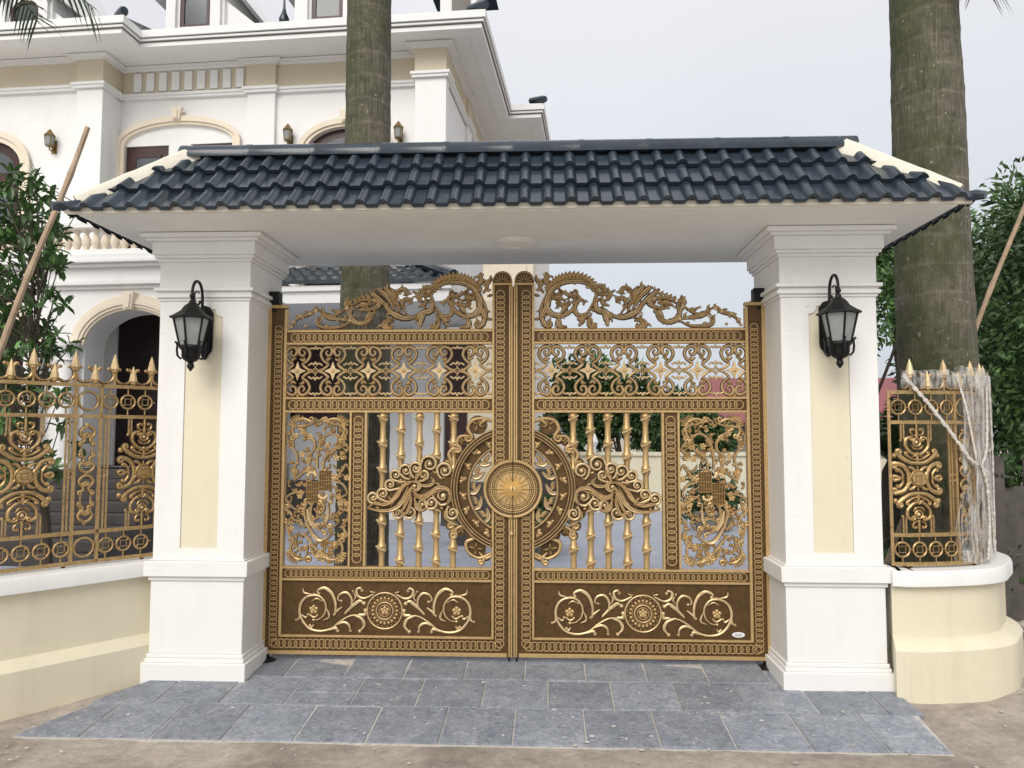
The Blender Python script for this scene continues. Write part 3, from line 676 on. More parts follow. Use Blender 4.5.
    for i in range(7):
        c0 = .306+(i-.5)*(1.75-.306)/5
        if c0 < .15 or c0 > 1.84: continue
        m.circ(c0, zc, .020, .007, .024, .012, 10, P5); m.bead(c0, zc, .008, .024)
        for sx in (1, -1):
            m.ribbon(cr([(c0+sx*.02, zc), (c0+sx*.045, zc+.012), (c0+sx*.06, zc)], 3), .008, .026, .012); m.ribbon(cr([(c0+sx*.02, zc), (c0+sx*.045, zc-.012), (c0+sx*.06, zc)], 3), .008, .026, .012)
            for sz in (1, -1):
                m.ribbon(cr([(c0+sx*.058, zc+sz*.045), (c0+sx*.03, zc+sz*.062), (c0+sx*.012, zc+sz*.052), (c0, zc+sz*.075)], 3), .0085, .026, .012, P5, False, [0, 2])
                m.ribbon(cr([(c0+sx*.055, zc+sz*.175), (c0+sx*.03, zc+sz*.188), (c0+sx*.012, zc+sz*.18), (c0, zc+sz*.202)], 3), .0085, .026, .012, P5, False, [0, 2])
        for sz in (1, -1): m.ribbon([(c0, zc+sz*.02), (c0, zc+sz*.04)], .008, .026, .012)
    B(m, 'lattice_panel', root)
    # --- bamboo bars ----------------------------------------------------
    for i, u in enumerate((.477, .612, .751, .90, 1.048)):
        z0, z1, st = .742, 1.961, .207; off = .10 if i % 2 == 0 else .0; pr = [(.025, z0)]
        z = z0+.035+off
        while z < z1-.03:
            a = z
            for r, dz in [(.0225, -.05), (.028, -.018), (.038, -.006), (.039, .004), (.030, .012), (.038, .020), (.034, .032), (.025, .05)]:
                if pr[-1][1] < a+dz < z1: pr.append((r, a+dz))
            z += st
        pr.append((.024, z1)); m = MB(); m.lathe(pr, (u, .03, 0), 10, 1)
        z = z0+.035+off
        while z < z1-.03:
            m.tube([(u-.038, .0, z-.012), (u-.012, -.013, z+.0), (u+.014, -.013, z+.014), (u+.040, .002, z+.026)], .007, 5, 2); z += st
        B(m, 'bamboo_bar', root)
    # --- ring around the sun medallion -------------------------------------
    m = MB(); C = (0, 1.362); a_s = math.acos(.168/.49)
    def arc(r, lim=.169, n=40):
        a = math.acos(min(1, lim/r)); return [(r*math.cos(t), C[1]+r*math.sin(t)) for t in [-a+2*a*i/n for i in range(n+1)]]
    m.prism(arc(.488)+arc(.35)[::-1], .012, .045, 0)
    m.prism(arc(.493)+arc(.438)[::-1], -.024, .0115, 0)
    for r, w, d, yy in ((.353, .011, .03, .012), (.444, .0065, .012, -.024), (.466, .0075, .014, -.024), (.488, .0075, .014, -.024)): m.ribbon(arc(r), w, yy, d, P6 if yy < 0 else P5, False, [0, 2])
    for k in range(8):
        a = -1.06+2.12*k/7; cx, cz = .40*math.cos(a), C[1]+.40*math.sin(a)
        if k % 2: m.bead(cx, cz, .022, .012, 1, 7, .7); m.bead(cx+.022, cz+.018, .013, .012); m.bead(cx-.018, cz+.012, .011, .012); leaf_shape(m, (cx, cz), (cx-.025, cz-.035), .016, .012, .012)
        else:
            for t in range(3): leaf_shape(m, (cx, cz), (cx+.044*math.cos(a+1.3*(t-1)+.6), cz+.044*math.sin(a+1.3*(t-1)+.6)), .020, .012, .014)
    for k in range(7):     # leaf curls in the open ring
        a = -1.15+2.3*k/6; r0 = .245
        b0 = (.352*math.cos(a-.10), C[1]+.352*math.sin(a-.10)); mid = (.275*math.cos(a), C[1]+.275*math.sin(a))
        m.ribbon(cr([b0, (.31*math.cos(a-.12), C[1]+.31*math.sin(a-.12)), mid, (.262*math.cos(a+.13), C[1]+.262*math.sin(a+.13))], 4), (.016, .024, .008), .03, .018, PL, False, [0, 2])
        for t in range(5): leaf_shape(m, (.30*math.cos(a-.08+.035*t), C[1]+.30*math.sin(a-.08+.035*t)), (.340*math.cos(a+.02+.04*t), C[1]+.340*math.sin(a+.02+.04*t)), .010, .03, .014, [0, 2])
    VIX = [0]   # volutes riding outside the ring
    for pts, r, side in [(ZP([(850, 140), (790, 118), (720, 130), (690, 180), (715, 228)]), .034, 1), (ZP([(690, 230), (640, 235), (618, 275), (640, 305)]), .025, 1), (ZP([(650, 330), (600, 310), (568, 345), (585, 395)]), .030, 1), (ZP([(600, 520), (560, 430), (520, 420), (500, 455)]), .028, 1),
                         (ZQ([(600, 100), (560, 180), (545, 235), (590, 270)]), .028, 1), (ZQ([(700, 330), (650, 298), (612, 320), (615, 350)]), .026, 1), (ZQ([(840, 470), (760, 500), (690, 460), (680, 400), (730, 375)]), .036, -1), (ZQ([(840, 472), (800, 490), (785, 530)]), .018, 1)]:
        P, c = spiral_end(cr(pts, 5), r, 1.1, side, 12)
        m.prism([(c.x+r*1.5*math.cos(t), c.y+r*1.5*math.sin(t)) for t in [2*PI*i/14 for i in range(14)]], .0185, .04, 0)
        cen = sum((Vector(p_) for p_ in pts), Vector((0, 0)))/len(pts); er = max((Vector(p_)-cen).length for p_ in pts)*.62; vi = VIX[0]; VIX[0] += 1
        m.prism([(max(.169, cen.x+er*math.cos(t)), cen.y+er*math.sin(t)) for t in [2*PI*i/18 for i in range(18)]], .0195+.0004*vi, .041+.0003*vi, 0)
        for t in range(4): an = 1.5*t+vi; leaf_shape(m, (max(.172, cen.x+er*.1*math.cos(an)), cen.y+er*.1*math.sin(an)), (max(.175, cen.x+er*.8*math.cos(an+.4)), cen.y+er*.8*math.sin(an+.4)), .013, .0185, .016)
        m.ribbon(P, (.012, .017, .010), .018, .022); m.bead(c.x, c.y, r*.42, .016)
        for t in range(3): leaf_shape(m, (c.x+r*.9*math.cos(t*1.1+1), c.y+r*.9*math.sin(t*1.1+1)), (c.x+r*.3*math.cos(t*1.1+1.4), c.y+r*.3*math.sin(t*1.1+1.4)), .008, .018)
    for a in (1.18, -1.18): m.ribbon(cr([(.169, C[1]+.53*(1 if a > 0 else -1)), (.22, C[1]+.545*(1 if a > 0 else -1)), (.27, C[1]+.50*(1 if a > 0 else -1))], 4), (.01, .02, .008), .02, .02)
    B(m, 'ring_medallion', root)
    # --- sun medallion ----------------------------------------------------
    H0, H1 = -PI/2, PI/2
    SUN = [M['bronze'], M['gold'], M['brightgold']]
    m = MB(); m.lathe([(.001, -.036), (.100, -.033), (.196, -.028), (.208, -.033), (.224, -.033), (.231, -.022), (.231, -.011), (.001, -.011)], (.004, 0, C[1]), 36, [1, 1, 0, 1, 1, 0, 0], H0, H1, axis='y')
    sm = m.build('sun_medallion', SUN, root, xf=X)
    m = MB()
    for r in (.128, .146, .160, .176, .192): m.ribbon([(.004+r*math.cos(a), C[1]+r*math.sin(a)) for a in [H0+PI*i/30 for i in range(31)]], .0030, -.029, .006, P3, mats=[0, 0])
    for r, n in ((.137, 24), (.153, 26), (.184, 34)):
        for i in range(n):
            a = H0+PI*(i+.5)/n; m.ribbon([(.004+(r-.006)*math.cos(a), C[1]+(r-.006)*math.sin(a)), (.004+(r+.006)*math.cos(a+.02), C[1]+(r+.006)*math.sin(a+.02))], .0022, -.030, .005, P3, mats=[0, 0])
    B(m, 'engraving', sm)
    m = MB()
    for i in range(9):
        a = H0+PI*(i+.5)/9; L = .150 if i % 2 == 0 else .115; m.ribbon([(.004+.012*math.cos(a), C[1]+.012*math.sin(a)), (.004+.045*math.cos(a), C[1]+.045*math.sin(a)), (.004+L*math.cos(a), C[1]+L*math.sin(a))], (.006, .013, .0008), -.035, .012, P3, mats=[2, 2])
    m.lathe([(.001, -.047), (.014, -.046), (.024, -.043), (.030, -.034)], (.004, 0, C[1]), 16, 2, H0, H1, axis='y')
    m.build('sun_rays', SUN, sm, xf=X)
    # --- leaf scroll spray over the bars -------------------------------------
    m = MB()
    discs = [((85, 620), 38), ((150, 600), 40), ((195, 540), 38), ((232, 480), 36), ((298, 450), 42), ((362, 438), 40), ((448, 408), 52), ((545, 450), 50), ((410, 480), 42), ((535, 615), 58), ((460, 655), 42), ((240, 590), 66), ((310, 600), 80), ((180, 660), 50), ((400, 580), 66), ((320, 700), 56), ((470, 540), 70), ((560, 540), 50), ((400, 650), 56), ((250, 670), 60), ((120, 670), 34), ((595, 720), 40)]
    for i, (c, r) in enumerate(discs):
        cx, cz = ZP([c])[0]; rr = r/6.4*.00805
        m.prism([(cx+rr*math.cos(t), cz+rr*math.sin(t)) for t in [2*PI*k/16 for k in range(16)]], .0022-.0006*i, .012-.0004*i, 0)
    y = -.011
    hub_l, hub_r = (345, 545), (400, 600)
    for ci, (c, r, hb_, side) in enumerate([((88, 622), 36, (200, 690), -1), ((150, 598), 38, (240, 680), -1), ((197, 540), 36, hub_l, -1), ((232, 478), 36, hub_l, -1), ((296, 450), 42, hub_l, -1), ((362, 436), 40, hub_l, -1), ((448, 408), 52, hub_l, -1), ((545, 450), 50, (520, 545), -1), ((412, 478), 30, hub_l, 1), ((535, 612), 58, (420, 580), 1), ((460, 655), 42, hub_r, 1), ((322, 715), 46, hub_l, 1), ((400, 668), 42, hub_l, 1), ((250, 725), 36, hub_l, 1), ((595, 722), 40, (560, 640), 1)]):
        C_ = Vector(ZP([c])[0]); Hb = Vector(ZP([hb_])[0]); rr = r/6.4*.00805; d_ = C_-Hb; an = math.atan2(d_.y, d_.x); pp = Vector((-math.sin(an), math.cos(an)))*side
        P = cr([Hb.lerp(C_, .42)+pp*rr*.1, Hb.lerp(C_, .62)+pp*rr*.62, C_+pp*rr*1.02], 5)
        P += [C_+Vector((math.cos(an+side*(PI/2-q/18*2*PI*1.22)), math.sin(an+side*(PI/2-q/18*2*PI*1.22))))*rr*(1-.68*q/18) for q in range(1, 19)]
        m.ribbon(P, (.010, .0125, .008), y-.0004*ci, .020, P5, False, [0, 2]); m.bead(C_.x, C_.y, rr*.36, y, 2)
        m.prism([Hb+pp*rr*.5, C_+pp*rr*.9, C_-pp*rr*.9, Hb-pp*rr*.5], .00053-.0003*ci, .01107-.0003*ci, 0)
        leaf_shape(m, Hb.lerp(C_, .35), Hb.lerp(C_, .8), .012, y+.004)
    for pts, w in [([(350, 520), (300, 530), (255, 580), (215, 640), (160, 668), (100, 655), (55, 690)], .010), ([(345, 545), (310, 590), (270, 660), (210, 700), (130, 705), (60, 690)], .011), ([(330, 530), (280, 555), (240, 620), (190, 655), (130, 640)], .008), ([(335, 560), (320, 610), (285, 690), (260, 720)], .009),
                   ([(325, 575), (330, 650), (300, 720), (250, 715)], .009), ([(340, 580), (390, 612), (450, 590), (500, 560), (560, 565), (580, 610), (560, 660)], .010), ([(345, 600), (400, 630), (460, 600), (520, 575)], .008), ([(350, 620), (370, 670), (400, 700), (430, 690)], .008), ([(380, 520), (400, 545), (450, 545), (480, 520), (455, 490)], .009), ([(360, 520), (375, 480), (410, 455)], .009),
                   ([(345, 520), (375, 525), (385, 555), (365, 575), (340, 560)], .011)]:
        m.ribbon(cr(ZP(pts), 5), (w*.9, w*2.0, w*.7), y-.012, .022, PL, False, [0, 2])
    for pts in ([(300, 540), (255, 600), (200, 680)], [(315, 545), (285, 610), (240, 690)]): m.ribbon(cr(ZP(pts), 5), (.005, .009, .004), y-.004, .022, mats=[2, 2])
    cx, cz = ZP([(350, 550)])[0]; m.bead(cx, cz, .022, y-.004, 2)
    for c in [(115, 690), (430, 500), (500, 620), (525, 690), (455, 700), (250, 730), (590, 560)]:
        cx, cz = ZP([c])[0]; m.bead(cx, cz, .013, y)
    B(m, 'leaf_spray', root)
    # --- flower panel ---------------------------------------------------------
    m = MB(); rr = random.Random(5); u0, u1, z0, z1 = 1.314, 1.833, .742, 1.96; y = .03
    for sx in (0, 1):
        for sz in (0, 1):
            cx = u0+.012 if sx == 0 else u1-.012; cz = z0+.012 if sz == 0 else z1-.012; ax = 1 if sx == 0 else -1; az = 1 if sz == 0 else -1
            for k in range(7):
                a = PI/2*(k/6); m.ribbon([(cx+ax*.085*(1-math.cos(a))*1.0+ax*.0, cz+az*.085*(1-math.sin(a))), (cx+ax*(.085*(1-math.cos(a))+.036*math.cos(a)*.9+.004), cz+az*(.085*(1-math.sin(a))+.036*math.sin(a)*.9+.004))], (.006, .0125, .010), y, .016)
            arcp = [(cx+ax*(.12-.085*math.cos(a)), cz+az*(.12-.085*math.sin(a))) for a in [-.7+(PI/2+1.4)*i/12 for i in range(13)]]
            P, c = spiral_end(arcp, .022, 1., -ax*az, 10); m.ribbon(P, (.009, .012, .008), y, .016)
            P, c = spiral_end(arcp[::-1], .022, 1., ax*az, 10); m.ribbon(P, (.009, .012, .008), y, .016)
    W = .0105
    vines = [[(165, 290), (166, 225), (185, 155), (228, 128), (258, 150), (250, 185)], [(188, 295), (200, 240), (235, 210), (262, 190), (272, 165)], [(150, 300), (110, 300), (70, 330), (55, 300), (75, 240), (55, 190), (60, 140)], [(130, 290), (120, 235), (150, 200), (150, 160), (120, 130), (85, 110)], [(40, 190), (30, 140), (60, 100), (110, 95), (150, 80), (165, 60)],
             [(165, 100), (175, 70), (210, 65), (215, 95), (195, 105)], [(200, 60), (235, 85), (270, 90), (300, 120), (285, 160), (305, 200), (275, 230)], [(245, 330), (275, 300), (295, 270), (310, 295)], [(240, 345), (280, 360), (300, 400), (270, 420)], [(225, 400), (260, 425), (300, 450), (305, 500), (280, 540)], [(105, 400), (70, 395), (35, 410), (25, 430), (60, 470), (100, 470)],
             [(120, 440), (105, 480), (120, 540), (150, 590), (185, 615), (225, 590), (230, 550)], [(140, 445), (135, 500), (160, 555), (200, 575)], [(215, 445), (215, 500), (205, 540), (230, 580)], [(150, 520), (180, 505), (210, 520), (190, 545), (165, 540)], [(25, 540), (45, 600), (70, 590), (60, 640), (40, 670)], [(65, 640), (95, 660), (120, 640), (110, 690), (80, 700)], [(130, 640), (160, 690), (200, 680), (230, 700), (270, 690)],
             [(240, 650), (265, 610), (300, 590), (280, 550), (300, 520)], [(95, 580), (120, 600), (150, 640), (175, 670)], [(60, 520), (90, 530), (110, 560)], [(20, 470), (50, 500), (30, 530)], [(270, 470), (300, 480)], [(185, 440), (195, 470), (175, 490), (150, 470)]]
    for v in vines:
        P = cr(ZF(v), 5); w = W*rr.uniform(.85, 1.25); m.ribbon(P, (w, w*1.25, w*.6), y, .018, PK, False, [0, 2])
        for e in (P, P[::-1]):
            if rr.random() < .8:
                Q, c = spiral_end(e[-3:], rr.uniform(.014, .022), 1.0, rr.choice((-1, 1)), 9); m.ribbon(Q, (w, w*.8, w*.6), y, .012)
        for k in range(2, len(P)-2, 4):
            t = (P[k+1]-P[k-1]).normalized(); nn = Vector((-t.y, t.x))*rr.choice((-1, 1)); tip = P[k]+nn*rr.uniform(.022, .036)+t*.018
            if u0+.02 < tip.x < u1-.02 and z0+.02 < tip.y < z1-.02: leaf_shape(m, P[k], tip, rr.uniform(.010, .015), y-.002)
    for f in [(100, 125), (132, 145), (210, 185), (95, 225), (123, 247), (252, 240), (250, 328), (85, 412), (268, 445), (297, 450), (245, 633), (178, 672), (60, 300), (300, 330), (110, 650), (45, 560), (285, 590)]: flower(m, ZF([f])[0], .026, y-.004)
    for b in range(150):
        p = (rr.uniform(u0+.03, u1-.03), rr.uniform(z0+.03, z1-.03)); q = (p[0]+rr.uniform(-.05, .05), p[1]+rr.uniform(-.05, .05))
        q = (min(max(q[0], u0+.02), u1-.02), min(max(q[1], z0+.02), z1-.02))
        P, c = spiral_end(cr([p, ((p[0]+q[0])/2+rr.uniform(-.02, .02), (p[1]+q[1])/2+rr.uniform(-.02, .02)), q], 3), .011, 1., rr.choice((-1, 1)), 7)
        m.ribbon(P, .0085, y+.002, .014, P6)
    # gold vase forms
    for pts, w in [([(120, 470), (128, 520), (150, 560)], .016), ([(215, 470), (212, 510), (200, 540)], .015), ([(140, 590), (175, 615), (215, 600)], .014)]: m.ribbon(cr(ZF(pts), 5), (w*.6, w, w*.5), y-.006, .02, mats=[1, 2])
    # two overlapping longevity tablets
    for (xa, ya, xb, yb) in ((175, 298, 228, 388), (118, 348, 170, 440)):
        (ua, za), (ub, zb) = ZF([(xa, ya)])[0], ZF([(xb, yb)])[0]; ua, ub = min(ua, ub), max(ua, ub); za, zb = min(za, zb), max(za, zb)
        m.box(ua, ub, y-.012, y+.006, za, zb, 0)
        n = 5; du = (ub-ua)/n
        for k in range(n+1): m.ribbon([(ua+du*k, za+.004*(k % 2)), (ua+du*k, zb-.008*((k+1) % 2))], .0034, y-.012, .006, P3)
        for k in range(7): 
            zz = za+(zb-za)*k/6; h = .5 if k in (1, 2, 4, 5) else 1
            m.ribbon([(ua+(ub-ua)*(1-h)*(k % 2), zz), (ua+(ub-ua)*((1-h)*(k % 2)+h), zz)], .0034, y-.012, .006, P3)
    for base in ((140, 320), (190, 410)):
        for k in range(7):
            a = PI*k/6; c = ZF([(base[0]+18*math.cos(a), base[1]-14*math.sin(a) if base[1] < 400 else base[1]+14*math.sin(a))])[0]; m.bead(c[0], c[1], .015, y-.006, 2)
    B(m, 'flower_panel', root)
    # --- crest -----------------------------------------------------------------
    m = MB(); y = .03
    lf = random.Random(8)
    def rb(P, w, yy=y, d=.022, taper=(.6, 1.2, .5), prof=PK):
        Q = cr(P, 6)
        if w >= .010:
            for k in range(4, len(Q)-4, 4):
                t = (Q[k+1]-Q[k-1]).normalized(); nn = Vector((-t.y, t.x))*(1 if (k//4) % 2 else -1); L_ = lf.uniform(.026, .046)
                tip = Q[k]+nn*L_+t*L_*.8
                if 2.645 < tip.y < 3.09 and tip.x > .175: leaf_shape(m, Q[k], tip, lf.uniform(.011, .016), yy+.002, .015, [0, 2])
        m.ribbon(cr(P, 6), (w*1.5*taper[0], w*1.75*taper[1], w*1.6*taper[2]), yy, d*1.2, prof, False, [0, 2])
    band = Z2([(345, 225), (375, 170), (440, 132), (520, 120), (590, 138), (645, 172), (690, 235)])
    m.ribbon(cr(band, 6), .026, y+.006, .018, PG)
    B0 = cr(band, 6)
    for i in range(0, len(B0)-1, 2):
        t = (B0[i+1]-B0[i]).normalized(); nn = Vector((-t.y, t.x)); nn = nn if nn.dot(B0[i]-Vector(Z2([(530, 290)])[0])) > 0 else -nn
        leaf_shape(m, B0[i]-nn*.016, B0[i]+nn*.046, .021, y-.004, .016)
    rb(Z2([(350, 235), (400, 182), (480, 160), (580, 170), (650, 212), (690, 280), (692, 350), (650, 398), (590, 410), (525, 382), (490, 325), (505, 265)]), .014, y-.006, .022)
    rb(Z2([(655, 230), (675, 190), (705, 150), (688, 115), (702, 88)]), .011); rb(Z2([(715, 240), (742, 200), (738, 165), (770, 140), (772, 110)]), .011)
    for c, r, a0, sd in [((540, 310), 24, 1, 1), ((600, 245), 22, 2, -1), ((640, 262), 20, 0, 1), ((610, 315), 18, 4, 1), ((490, 235), 20, 3, 1)]:
        cx, cz = Z2([c])[0]; q_ = r/7.314*.008; m.ribbon([(cx+q_*(1.2-.8*i/12)*math.cos(a0+sd*i*.6), cz+q_*(1.2-.8*i/12)*math.sin(a0+sd*i*.6)) for i in range(13)], (.007, .010, .006), y-.004, .024); m.bead(cx, cz, q_*.5, y-.006)
    for P, w in [([(470, 235), (480, 262), (520, 262), (565, 240), (605, 212)], .010), ([(560, 300), (600, 275), (645, 275), (655, 250)], .011), ([(520, 330), (560, 330), (600, 325), (630, 312)], .010), ([(590, 390), (560, 350), (530, 300)], .012),
                 ([(700, 260), (728, 330), (735, 400), (712, 465), (680, 488), (660, 465), (688, 440)], .012), ([(665, 270), (690, 330), (720, 390), (745, 420)], .015), ([(590, 405), (612, 450), (598, 488), (545, 488)], .013), ([(745, 262), (790, 248)], .007), ([(735, 425), (790, 432)], .007), ([(640, 410), (690, 380), (715, 340)], .010),
                 ([(330, 250), (342, 300), (332, 365), (270, 385), (235, 425), (222, 400)], .015), ([(300, 365), (262, 435), (250, 490)], .013), ([(345, 290), (388, 375), (425, 408), (478, 395), (490, 340), (455, 292), (425, 305), (428, 335)], .011), ([(370, 390), (390, 440), (378, 488), (342, 490), (337, 462)], .011), ([(395, 410), (440, 435), (475, 430)], .013), ([(420, 420), (450, 470), (465, 485)], .008),
                 ([(230, 412), (150, 424), (80, 402), (35, 375), (0, 335)], .017), ([(80, 425), (10, 440), (-20, 470), (0, 498), (35, 495), (40, 470)], .010), ([(155, 392), (122, 335), (140, 285), (185, 290), (190, 320)], .010), ([(75, 300), (90, 222), (140, 212), (160, 240), (150, 262)], .010), ([(110, 390), (95, 330), (70, 290), (60, 250)], .011), ([(350, 240), (300, 260), (270, 240), (290, 200), (330, 195), (345, 225), (320, 240)], .011), ([(280, 300), (250, 290), (235, 250), (200, 225)], .010), ([(240, 340), (285, 320), (310, 280)], .010)]: rb(Z2(P), w)
    for P, w in [([(1015, 395), (930, 305), (862, 248), (835, 222)], .014), ([(1022, 360), (965, 270), (912, 220), (882, 208)], .014), ([(1026, 330), (992, 255), (955, 210), (935, 200)], .014), ([(1024, 300), (1010, 240), (985, 200)], .012), ([(1015, 450), (972, 448), (958, 480), (985, 500), (1005, 480)], .010),
                 ([(860, 385), (832, 440), (770, 462), (712, 440), (690, 395), (705, 340), (690, 310)], .013), ([(715, 325), (780, 292), (860, 292), (908, 318), (875, 348), (805, 362), (780, 342)], .012), ([(735, 345), (790, 320), (850, 325)], .012), ([(690, 440), (640, 432), (545, 420), (490, 395), (478, 375)], .011), ([(668, 345), (600, 392), (545, 412), (500, 388), (465, 370)], .010), ([(690, 452), (620, 488), (520, 492), (460, 475), (452, 438), (475, 430)], .010),
                 ([(645, 372), (600, 380), (552, 355)], .009), ([(480, 372), (430, 358), (395, 392), (335, 408), (285, 445), (262, 490)], .010), ([(880, 380), (830, 400), (800, 460)], .012), ([(690, 350), (660, 320), (680, 270)], .012)]: rb(Z1(P), w)
    for k in range(8):
        a = math.radians(200+k*20); c = Vector(Z1([(770, 392)])[0]); sx = -1
        leaf_shape(m, c+Vector((.06*math.cos(a), .06*math.sin(a))), c+Vector((.108*math.cos(a), .108*math.sin(a))), .019, y)
    for x_, y_ in [(680, 300), (715, 285), (745, 272), (775, 262), (805, 250), (840, 240)]:
        b = Vector(Z1([(x_+12, y_+25)])[0]); leaf_shape(m, b, Vector(Z1([(x_, y_-14)])[0]), .019, y)
    for c, r in [((440, 368), .02), ((398, 390), .02), ((325, 408), .017), ((275, 450), .016), ((262, 490), .014), ((365, 482), .014), ((490, 420), .015), ((668, 350), .022), ((690, 440), .017), ((640, 435), .012), ((550, 360), .013), ((870, 290), .016)]:
        cx, cz = Z1([c])[0]; m.bead(cx, cz, r, y-.018, 2)
    for c, r in [((60, 385), .016), ((430, 90), .0), ((630, 488), .012), ((250, 470), .012), ((612, 398), .016), ((795, 250), .0), ((318, 225), .016)]:
        if r: cx, cz = Z2([c])[0]; m.bead(cx, cz, r, y-.022, 2)
    m.ribbon([(.17, 2.634), (1.834, 2.634)], .006, y, .012)
    B(m, 'crest', root)
    # --- kick panel --------------------------------------------------------------
    m = MB(); m.box(.1515, 1.8565, .012, T-.012, .2065, .6305, 0); kp = m.build('kick_panel', [M['bronze']], root, xf=X)
    m = MB(); y = .012; uc = gp(384.5, 611)[0]
    paths = [([(790, 405), (700, 408), (620, 452), (560, 500), (480, 520), (400, 502), (345, 440), (325, 370), (345, 300), (400, 262), (470, 265), (515, 320), (510, 390), (470, 432), (425, 440)], .0085), ([(325, 380), (322, 425), (300, 440)], .008), ([(350, 205), (362, 240), (430, 252)], .007), ([(585, 400), (588, 320), (562, 245), (510, 205), (460, 222), (462, 248)], .011), ([(655, 395), (700, 345), (706, 285), (672, 240), (622, 250), (605, 288), (628, 302)], .0085),
             ([(660, 388), (715, 335), (765, 300), (795, 318)], .012), ([(868, 250), (800, 280), (752, 262), (742, 220), (770, 205), (780, 225)], .009), ([(720, 402), (780, 430), (798, 480), (765, 522)], .011), ([(600, 472), (650, 456), (688, 478), (695, 520)], .009), ([(540, 512), (590, 498), (602, 520)], .010), ([(640, 342), (600, 372), (575, 402)], .008), ([(415, 300), (450, 282), (490, 300)], .006), ([(430, 470), (415, 490), (400, 480)], .008), ([(335, 395), (370, 420), (385, 400)], .007), ([(500, 440), (540, 420), (535, 380), (520, 360)], .007), ([(720, 300), (735, 270), (715, 230)], .006), ([(840, 230), (870, 240)], .006), ([(760, 400), (800, 400), (805, 370)], .011)]
    for P, w in paths:
        Q = cr(ZK(P), 6)
        for mir in (0, 1):
            QQ = [Vector((2*uc-p.x, p.y)) for p in Q] if mir else Q
            m.ribbon(QQ, (w*.9, w*1.6, w*.7), y, .016, P5, False, [0, 2])
            e = QQ[-1]; m.bead(e.x, e.y, w*1.5, y-.002, 2)
    for mir in (0, 1):
        f = ZK([(425, 365)])[0]; f = (2*uc-f[0], f[1]) if mir else f; flower(m, f, .036, y)
        for P in ([(395, 400), (430, 420), (460, 400)],):
            Q = cr(ZK(P), 4); QQ = [Vector((2*uc-p.x, p.y)) for p in Q] if mir else Q; m.ribbon(QQ, .007, y, .01, P5, False, [1, 2])
    B(m, 'scroll_relief', kp)
    m = MB(); zc = gp(384.5, 611)[1]-.0
    for r, w in ((.140, .007), (.066, .006), (.045, .004)): m.circ(uc, zc, r, w, y, .012, 32, P5, [1, 2])
    for k in range(20): a = 2*PI*k/20; m.bead(uc+.098*math.cos(a), zc+.098*math.sin(a), .0125, y); m.bead(uc+.122*math.cos(a+.15), zc+.122*math.sin(a+.15), .0045, y)
    m.circ(uc, zc, .082, .004, y, .008, 28, P3); flower(m, (uc, zc), .036, y)
    B(m, 'rosette', kp)
    # --- hardware ------------------------------------------------------------------
    m = MB(); m.box(1.90, 2.06, -.03, .06, 2.842, 2.945); m.box(1.93, 1.975, -.01, .05, 2.78, 2.842); m.box(1.94, 2.0, .062, .10, 2.855, 2.91); m.lathe([(.001, -.03), (.02, -.03), (.02, 0)], (1.96, .02, 2.842), 10)
    m.build('top_hinge', M['black'], root, xf=X, bevel=.004)
    m = MB(); m.lathe([(.028, .056), (.028, .03), (.045, .026), (.05, .018), (.10, .012), (.105, -.004), (.001, -.004)], (1.955, .0, 0), 18); m.build('floor_pivot', M['black'], root, xf=X)
    m = MB(); m.tube([(.03, .02, .056), (.03, .02, -.01)], .008, 8); m.build('drop_bolt', M['black'], root, xf=X)
    if sg > 0:
        m = MB(); c = (1.745, 0, .245); m.lathe([(.001, .004), (.001, .0), (.048, .0), (.050, .004)], (0, 0, 0), 20, 0, axis='y')
        m.v = [(c[0]+x, y_+.0075, c[2]+z*.42) for x, y_, z in m.v]; pt = m.build('oval_plate', M['plate'], kp)
        m = MB()
        for k in range(3): m.box(c[0]-.026+k*.018, c[0]-.026+k*.018+.012, .0055, .007, c[2]-.009, c[2]+.008)
        m.build('plate_print', M['plategrey'], pt)
    else:
        m = MB(); m.lathe([(.001, -.042), (.012, -.04), (.016, -.03), (.010, -.012), (.012, -.006)], (-.012, 0, gp(513.5, 533)[1]), 12, 2, axis='y'); 
        m.build('gate_knob', G, root)
    return root
build_leaf(-1, 'ornate bronze and gold gate leaf on the villa side, with a small pull knob')
build_leaf(1, 'ornate bronze and gold gate leaf with a white oval plate in its lower corner')
# ================================================================== BOUNDARY WALLS AND FENCES
def path_len(P):
    L = [0]
    for a, b in zip(P, P[1:]): L.append(L[-1]+(Vector(b)-Vector(a)).length)
    return L
class Path:
    def __init__(s, pts): s.P = [Vector(p) for p in pts]; s.L = path_len(s.P)
    def at(s, d):
        i = 0
        while i < len(s.L)-2 and s.L[i+1] < d: i += 1
        q = (d-s.L[i])/(s.L[i+1]-s.L[i]); return s.P[i].lerp(s.P[i+1], q)
    def xf(s, sgn=1):
        """flat drawing (along, depth, z) -> along the path; depth positive = away from the street"""
        def f(x, y, z):
            p = s.at(x); t = (s.at(x+.01)-s.at(x-.01)).normalized(); n = Vector((-t.y, t.x))*sgn
            return (p.x+n.x*y, p.y+n.y*y, z)
        return f
